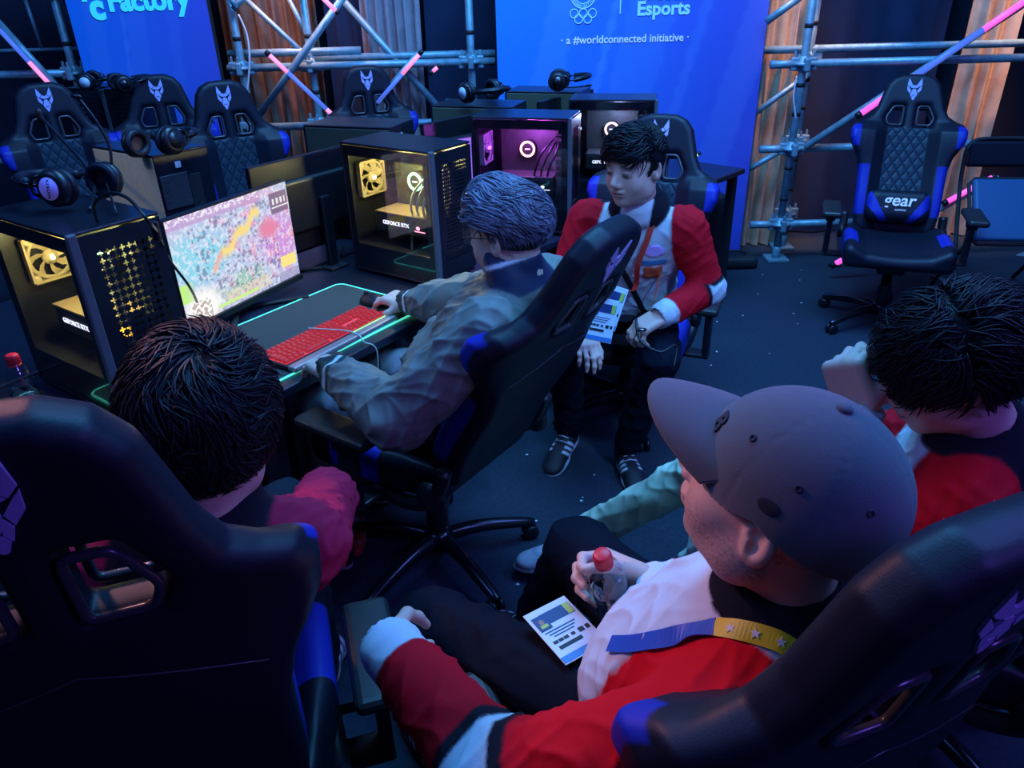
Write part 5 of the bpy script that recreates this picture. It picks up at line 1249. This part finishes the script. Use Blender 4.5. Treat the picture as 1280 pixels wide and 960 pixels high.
def jeans(s,P,T,U):
    c=np.tile(V([.74,.80,.60]),(len(P),1)); n=np.sin(P@V([30,17,22]))*np.sin(P@V([-12,25,31])); return c*(.85+.25*n[:,None])
p5.trousers(jeans,.006,42,r=(.095,.072,.060),fold=.011)
dS=nrm(V([-.98,-.12,-.02])); p5.shoe('R',dS,p5.J['AR']*V([1,1,0])+V([-.0,0,.03]),shoe_pale,V([.62,.66,.7])); p5.shoe('L',(-.8,.6,0),p5.J['AL']*V([1,1,0]),shoe_pale,V([.62,.66,.7]),.006)
def hb5(q):
    x,y,z=q.T; e=V([.092,.112,.102]); w=(q-V([0,-.02,.038]))/e; k0=np.linalg.norm(w,axis=1); k1=np.linalg.norm(w/e,axis=1); d=k0*(k0-1)/np.maximum(k1,1e-9)
    cut=np.maximum(y-.070-.9*(z-.055), np.maximum(-z-.01-np.clip(-y-.0,0,.09)*.7, (y-.02)-np.clip(z-.01,0,1)*5)); return np.maximum(d,cut)
hd=p5.hair_base(hb5,None)
p5.strands(3600,lambda p: p[2]>-.0-.5*max(0,-p[1]) and p[1]<.085,lambda q: V([.45,.55 if q[1]>-.02 else -.6,-.55]),.085,lambda q,t:.008+.012*t,.0016,'hair_dark',51,hd,'hair_locks',ER=(.094,.114,.104),EC=(0,-.02,.038),jit=.28,steps=6)
p5.strands(600,lambda p: p[2]>.05 and p[1]>.05,lambda q: V([.1,.6,-.9]),.06,lambda q,t:.010,.0016,'hair_dark',52,hd,'fringe',ER=(.094,.114,.104),EC=(0,-.02,.038),jit=.5,steps=6)
M('card_mask',(.4,.6,.8),.6)
# ---------------------------------------------------------------- capped person (front right)
BW=V(list(BT+(BB-BT)*.62))+V([.066,.010,.0])
J=dict(H=(.305,.705,1.215),N=(.345,.70,1.035),SL=(.225,.56,1.0),SR=(.48,.825,1.0),EL=(-.03,.62,.845),WL=(-.195,.825,.865),ER=(.50,1.00,.80),WR=BW,
  PL=(.145,.83,.675),PR=(.305,.94,.675),KL=(-.165,1.06,.655),KR=(.135,1.27,.655),AL=(-.20,1.22,.13),AR=at3(668,765,.12))
p4=Person('person in grey baseball cap and red and white jacket holding a water bottle',J,(-.74,.63,.26),jaw=1.12,sc=1.05)
def p4skin(s,P,T,q,c):
    x,y,z=q.T; n=rnd(len(P)%997).normal(size=len(P))*.8
    st=(T==10)*np.clip((-.012-z)*40,0,1)*np.clip((y+.02)*40,0,1)*np.clip((.10-y)*60,0,1)*(.55+.45*n)*((z>-.05)|(y<.085)); m=np.clip(st,0,1)[:,None]*.45
    sb=((T==10)*np.clip((-z+.03)*60,0,1)*np.clip((.0-y)*60,0,1)*np.clip((z+.075)*50,0,1)*(.6+.4*n))[:,None]*.6
    m=np.maximum(m,np.clip(sb,0,1)); return c*(1-m)+V([.16,.10,.08])*m
p4.body({'R':dict(d=(-.8,.6,.0),n=(-.6,-.8,.0),curl=((.75,1.0,.8),(.75,1.0,.8),(.75,1.0,.8),(.8,1.05,.8)),thumb=(.9,.0),sc=1.05),
         'L':dict(d=(-.05,.45,-.85),n=(.9,.1,.0),curl=(.35,.35,.4,.4),thumb=(.4,.3))},.0028,p4skin)
jk4=p4.jacket(tracksuit(.10,.22),.0042,61,1.06,1.08,fold=.006,freq=46)
p4.trousers(solid((.004,.006,.014)),.006,62)
p4.shoe('R',(-.9,.35,0),p4.J['AR']*V([1,1,0])+V([0,0,.0]),shoe_dark,V([.08,.08,.1])); p4.shoe('L',(-.5,.85,0),p4.J['AL']*V([1,1,0]),shoe_dark,V([.1,.1,.1]),.006)
# cap
M('cap_cloth',(.075,.085,.115),.85,bump=.5,bscale=1400,sheen=.3); M('cap_dark',(.02,.022,.035),.85)
capM=Matrix([list(r) for r in p4.HR]).to_4x4(); capM.translation=Vector(p4.J['H']); capR=capM
co=p4.root
def fcap(P):
    q=(P-p4.J['H'])@p4.HR; e=V([.095,.118,.112]); c=V([0,-.012,.030]); w=(q-c)/e; k0=np.linalg.norm(w,axis=1); k1=np.linalg.norm(w/e,axis=1); d=k0*(k0-1)/np.maximum(k1,1e-9)
    x,y,z=q.T; lowr=-z+.022-.30*np.clip(y,0,.1)+ .35*np.clip(-y,-.0,.12)*-1
    # panel seams as shallow grooves
    an=np.arctan2(x,y+.012); gr=np.min(np.stack([np.abs(np.sin((an-a))) for a in(0,PI/3,-PI/3)]),0); d=d+.0012*np.exp(-(gr*k0/.03)**2*4)
    inner=-(d+.006); low=lowr; return np.maximum(np.maximum(d,low),np.where(z<.09,inner,-9)),np.zeros(len(P))
cap=sdfobj('baseball_cap',SDF().fn(fcap),p4.J['H']-.2,p4.J['H']+.2,.0032,['cap_cloth'],p4.root,smooth=1)
W4=lambda x,y,z: Vector(p4.J['H']+p4.HR@V([x,y,z]))
bm_=[];nA,nB=24,10; vs=[];fs=[]
for s_ in(0,1):
    for i in range(nA+1):
        a=-1.12+2.24*i/nA; e=(.086*math.sin(a),-.012+.104*math.cos(a)); 
        for j in range(nB+1):
            t=j/nB; L_=.100*(math.cos(a*1.25)**.55 if math.cos(a*1.25)>0 else 0); x=e[0]*(1+.02*t); y=e[1]+L_*t; z=.034+.030*min(1,max(0,math.cos(a)))-.0+ -.022*t*t-.55*x*x*3.2-.0035*s_+.028*(1-abs(a)/1.12)*0
            vs.append(W4(x,y,z+.006))
n1=(nA+1)*(nB+1)
for s_ in(0,1):
    for i in range(nA):
        for j in range(nB):
            a=s_*n1+i*(nB+1)+j; q=(a,a+1,a+nB+2,a+nB+1); fs.append(q if s_ else q[::-1])
for i in range(nA): a=i*(nB+1)+nB; fs.append((a,a+nB+1,a+nB+1+n1,a+n1))
bb=B('cap_cloth'); bb.add(vs,fs,0,True); br=bb.obj('brim',cap,None); br.matrix_parent_inverse=PINV(cap)
def sub(b_,name,parent): o=b_.obj(name,parent,None); o.matrix_parent_inverse=PINV(parent); return o
sub(B('cap_cloth').ell((0,0,0),(.009,.009,.005),m=frame(W4(0,-.012,.143),tuple(p4.HR[:,0]),tuple(p4.HR[:,2]))),'cap_button',cap)
bpy.context.view_layer.update()
for (x,y,z) in((-.062,.045,.095),(.062,.045,.095),(-.082,-.02,.085),(-.055,-.085,.085)):
    d=nrm(V([x/.095**2,(y+.012)/.118**2,(z-.03)/.112**2])); k=1/math.sqrt((x/.095)**2+((y+.012)/.118)**2+((z-.03)/.112)**2); c_=V([0,-.012,.03])+(V([x,y,z])-V([0,-.012,.03]))*k
    sub(B('cap_dark').tube([(.0032*math.cos(a*PI/6),.0032*math.sin(a*PI/6),0) for a in range(12)],.0014,6,closed=True,m=frame(W4(*(c_+d*.0003)),tuple(p4.HR[:,0]+V([.01,.02,0])),tuple(p4.HR@d))),'eyelet',cap)
d=nrm(V([-.03/.095**2,.095/.118**2,.045/.112**2])); 
q_=V([-.034,.088,.072]); k=1/math.sqrt((q_[0]/.095)**2+((q_[1]+.012)/.118)**2+((q_[2]-.03)/.112)**2); q_=V([0,-.012,.03])+(q_-V([0,-.012,.03]))*k; d=nrm((q_-V([0,-.012,.03]))/V([.095,.118,.112])**2)
tm=textmesh('B',.034,'cap_dark',ext=.001,bold=.0012); to=link('embroidered_letter',tm,cap,None); to.matrix_parent_inverse=PINV(cap); to.matrix_basis=frame(W4(*(q_+d*.0008)),tuple(p4.HR@nrm(np.cross(V([0,0,1]),d))),tuple(p4.HR@d))@TR(0,-.012,0)
q_=V([-.088,-.005,.052]); k=1/math.sqrt((q_[0]/.095)**2+((q_[1]+.012)/.118)**2+((q_[2]-.03)/.112)**2); q_=V([0,-.012,.03])+(q_-V([0,-.012,.03]))*k; d=nrm((q_-V([0,-.012,.03]))/V([.095,.118,.112])**2)
sub(B('cap_dark').ell((0,0,0),(.013,.009,.0012),m=frame(W4(*q_),tuple(p4.HR@nrm(np.cross(V([0,0,1]),d))),tuple(p4.HR@d))),'dark_patch',cap)
# lanyard with stars and badge of the capped person
M('lanyard_yellow',(.75,.62,.02),.5); M('lanyard_blue',(.02,.10,.50),.5)
T4=p4.TRt; C4=lambda x,y,z: Vector(p4.J['N']+T4@V([x,y,z]))
bm4=frame(at(706,786,.775),(.80,.50,.05),(.0,-.02,1)); 
bd=card(bm4,'identity card lying on the lap of the capped person','.09' and .088,.125)
bpy.context.view_layer.update()
def onsurf(px,py,targets,off=.003):
    d=ray(px,py).normalized(); best=None
    for t in targets:
        inv=WM(t).inverted(); hit,loc,n,_=t.ray_cast(inv@CAM,(inv.to_3x3()@d).normalized())
        if hit:
            L_=WM(t)@loc
            if best is None or (L_-CAM).length<(best[0]-CAM).length: best=(L_,(WM(t).to_3x3()@n).normalized())
    if best is None: return None
    return best[0]+best[1]*off,best[1]
def surf_ribbon(name,pxs,mat_,w_,parent,off=.003):
    q=[onsurf(x,y,[jk4],off) for x,y in pxs]; q=[a for a in q if a]
    if len(q)<2: print('ribbon failed',name); return None,[]
    inv=WM(parent).inverted(); P_=smoothpath([a[0] for a in q],5); N_=smoothpath([a[1] for a in q],5)
    P_=[p+n.normalized()*.001 for p,n in zip(P_,N_)]
    b=B(mat_).ribbon([inv@p for p in P_],[tuple(inv.to_3x3()@n) for n in N_],w_,.0018); return b.obj(name,parent),list(zip(P_,N_))
o1,L1=surf_ribbon('lanyard_yellow_part',[(990,812),(970,800),(945,792),(920,788),(895,786)],'lanyard_yellow',.024,bd)
o2,L2=surf_ribbon('lanyard_blue_part',[(896,786),(870,790),(845,796),(818,802),(790,806),(765,806)],'lanyard_blue',.024,bd)
M('star_white',(.85,.85,.8),.5)
if L1:
    for k in(4,10,16):
        if k<len(L1):
            p_,n_=L1[k]; inv=WM(o1).inverted(); star=[((.0065 if i%2==0 else .0027)*math.cos(PI*i/5),(.0065 if i%2==0 else .0027)*math.sin(PI*i/5)) for i in range(10)]
            B('star_white').prism(star,.0008).obj('star',o1,inv@frame(p_+n_*.0022,(1,0,.2),n_))
# ================================================================== LIGHT
def area(name,loc,tgt,size,col,e,sy=None,spread=180):
    l=bpy.data.lights.new(name,'AREA'); l.energy=e; l.color=col; l.size=size; l.spread=R_(spread)
    if sy: l.shape='RECTANGLE'; l.size_y=sy
    o=bpy.data.objects.new(name,l); COL.objects.link(o); o.location=loc
    d=Vector(tgt)-Vector(loc); o.rotation_euler=d.to_track_quat('-Z','Y').to_euler(); return o
area('stage_light',(0.8,2.6,4.6),(.5,3.6,.6),2.2,(.06,.42,1.),200)
area('stage_light',(-2.6,.8,4.2),(-.3,2.6,.8),1.6,(.10,.28,1.),60)
area('stage_light',(0,3.2,4.4),(0,5.4,1.0),2.5,(.16,.42,.95),150,.6)
l=bpy.data.lights.new('warm_spot','SPOT'); l.energy=110; l.color=(1,.42,.42); l.spot_size=R_(31); l.spot_blend=.6; l.shadow_soft_size=.15
o=bpy.data.objects.new('warm_spot',l); COL.objects.link(o); o.location=(-1.5,1.75,2.5); o.rotation_euler=(Vector((.08,.72,.98))-Vector(o.location)).to_track_quat('-Z','Y').to_euler()
area('stage_light',(2.6,1.6,3.8),(.6,1.6,.9),1.0,(.14,.24,1.),60)
l=bpy.data.lights.new('added_panel_spot','SPOT'); l.energy=40; l.color=(1,.78,.40); l.spot_size=R_(13); l.spot_blend=.5; l.shadow_soft_size=.08  # invented narrow lamp, added to warm the side panel of one rear tower
o=bpy.data.objects.new('added_panel_spot',l); COL.objects.link(o); o.location=(-2.4,1.0,3.4); o.rotation_euler=(Vector((-1.48,2.86,1.0))-Vector(o.location)).to_track_quat('-Z','Y').to_euler()
area('curtain_wash',(1.95,4.75,3.4),(1.95,5.4,.9),.5,(1.,.50,.32),4,.2,24)
area('curtain_wash',(-1.35,4.9,3.4),(-1.3,5.4,1.0),.6,(1.,.50,.42),3.5,.2,24)
area('curtain_wash',(3.3,4.75,3.4),(3.3,5.4,.9),.4,(1.,.50,.32),4,.2,24)
l=bpy.data.lights.new('added_front_fill','SPOT'); l.energy=430; l.color=(.15,.48,1); l.spot_size=R_(28); l.spot_blend=.6; l.shadow_soft_size=.2  # blue fill added to brighten the white jacket of the player facing us
o=bpy.data.objects.new('added_front_fill',l); COL.objects.link(o); o.location=(1.6,-.5,4.2); o.rotation_euler=(Vector((.45,2.7,.85))-Vector(o.location)).to_track_quat('-Z','Y').to_euler()
area('violet_light',(1.9,-.4,2.8),(.5,.7,1.1),.5,(.20,.10,1.),22)
w=bpy.data.worlds.new('world'); SC.world=w; w.use_nodes=True
w.node_tree.nodes['Background'].inputs[0].default_value=(.05,.07,.30,1); w.node_tree.nodes['Background'].inputs[1].default_value=.16
SC.view_settings.view_transform='Standard'; SC.view_settings.look='None'; SC.view_settings.gamma=1; SC.view_settings.exposure=0.0
SC.view_settings.use_curve_mapping=False

GROUPS={'gaming_chair':'gaming chairs around the desks','computer_tower':'computer towers on the desks','monitor':'monitors on the desks','headset':'headsets lying on the computer towers','desk':'black desks in rows','led_tube':'light tubes on the scaffold','curtain':'curtains behind the scaffold','person':'people seated around the desks','identity_badge':'identity cards on lanyards','water_bottle':'plastic bottles','mouse_pad':'mouse pads with glowing edges','scaffold':'scaffold frames along the back','headset_cable':'headset cables','power_cable':'cables hanging on the scaffold'}
for o in list(SC.objects):
    n=o.name.split('.')[0]
    if o.parent is None and n in GROUPS and 'group' not in o: o['group']=GROUPS[n]
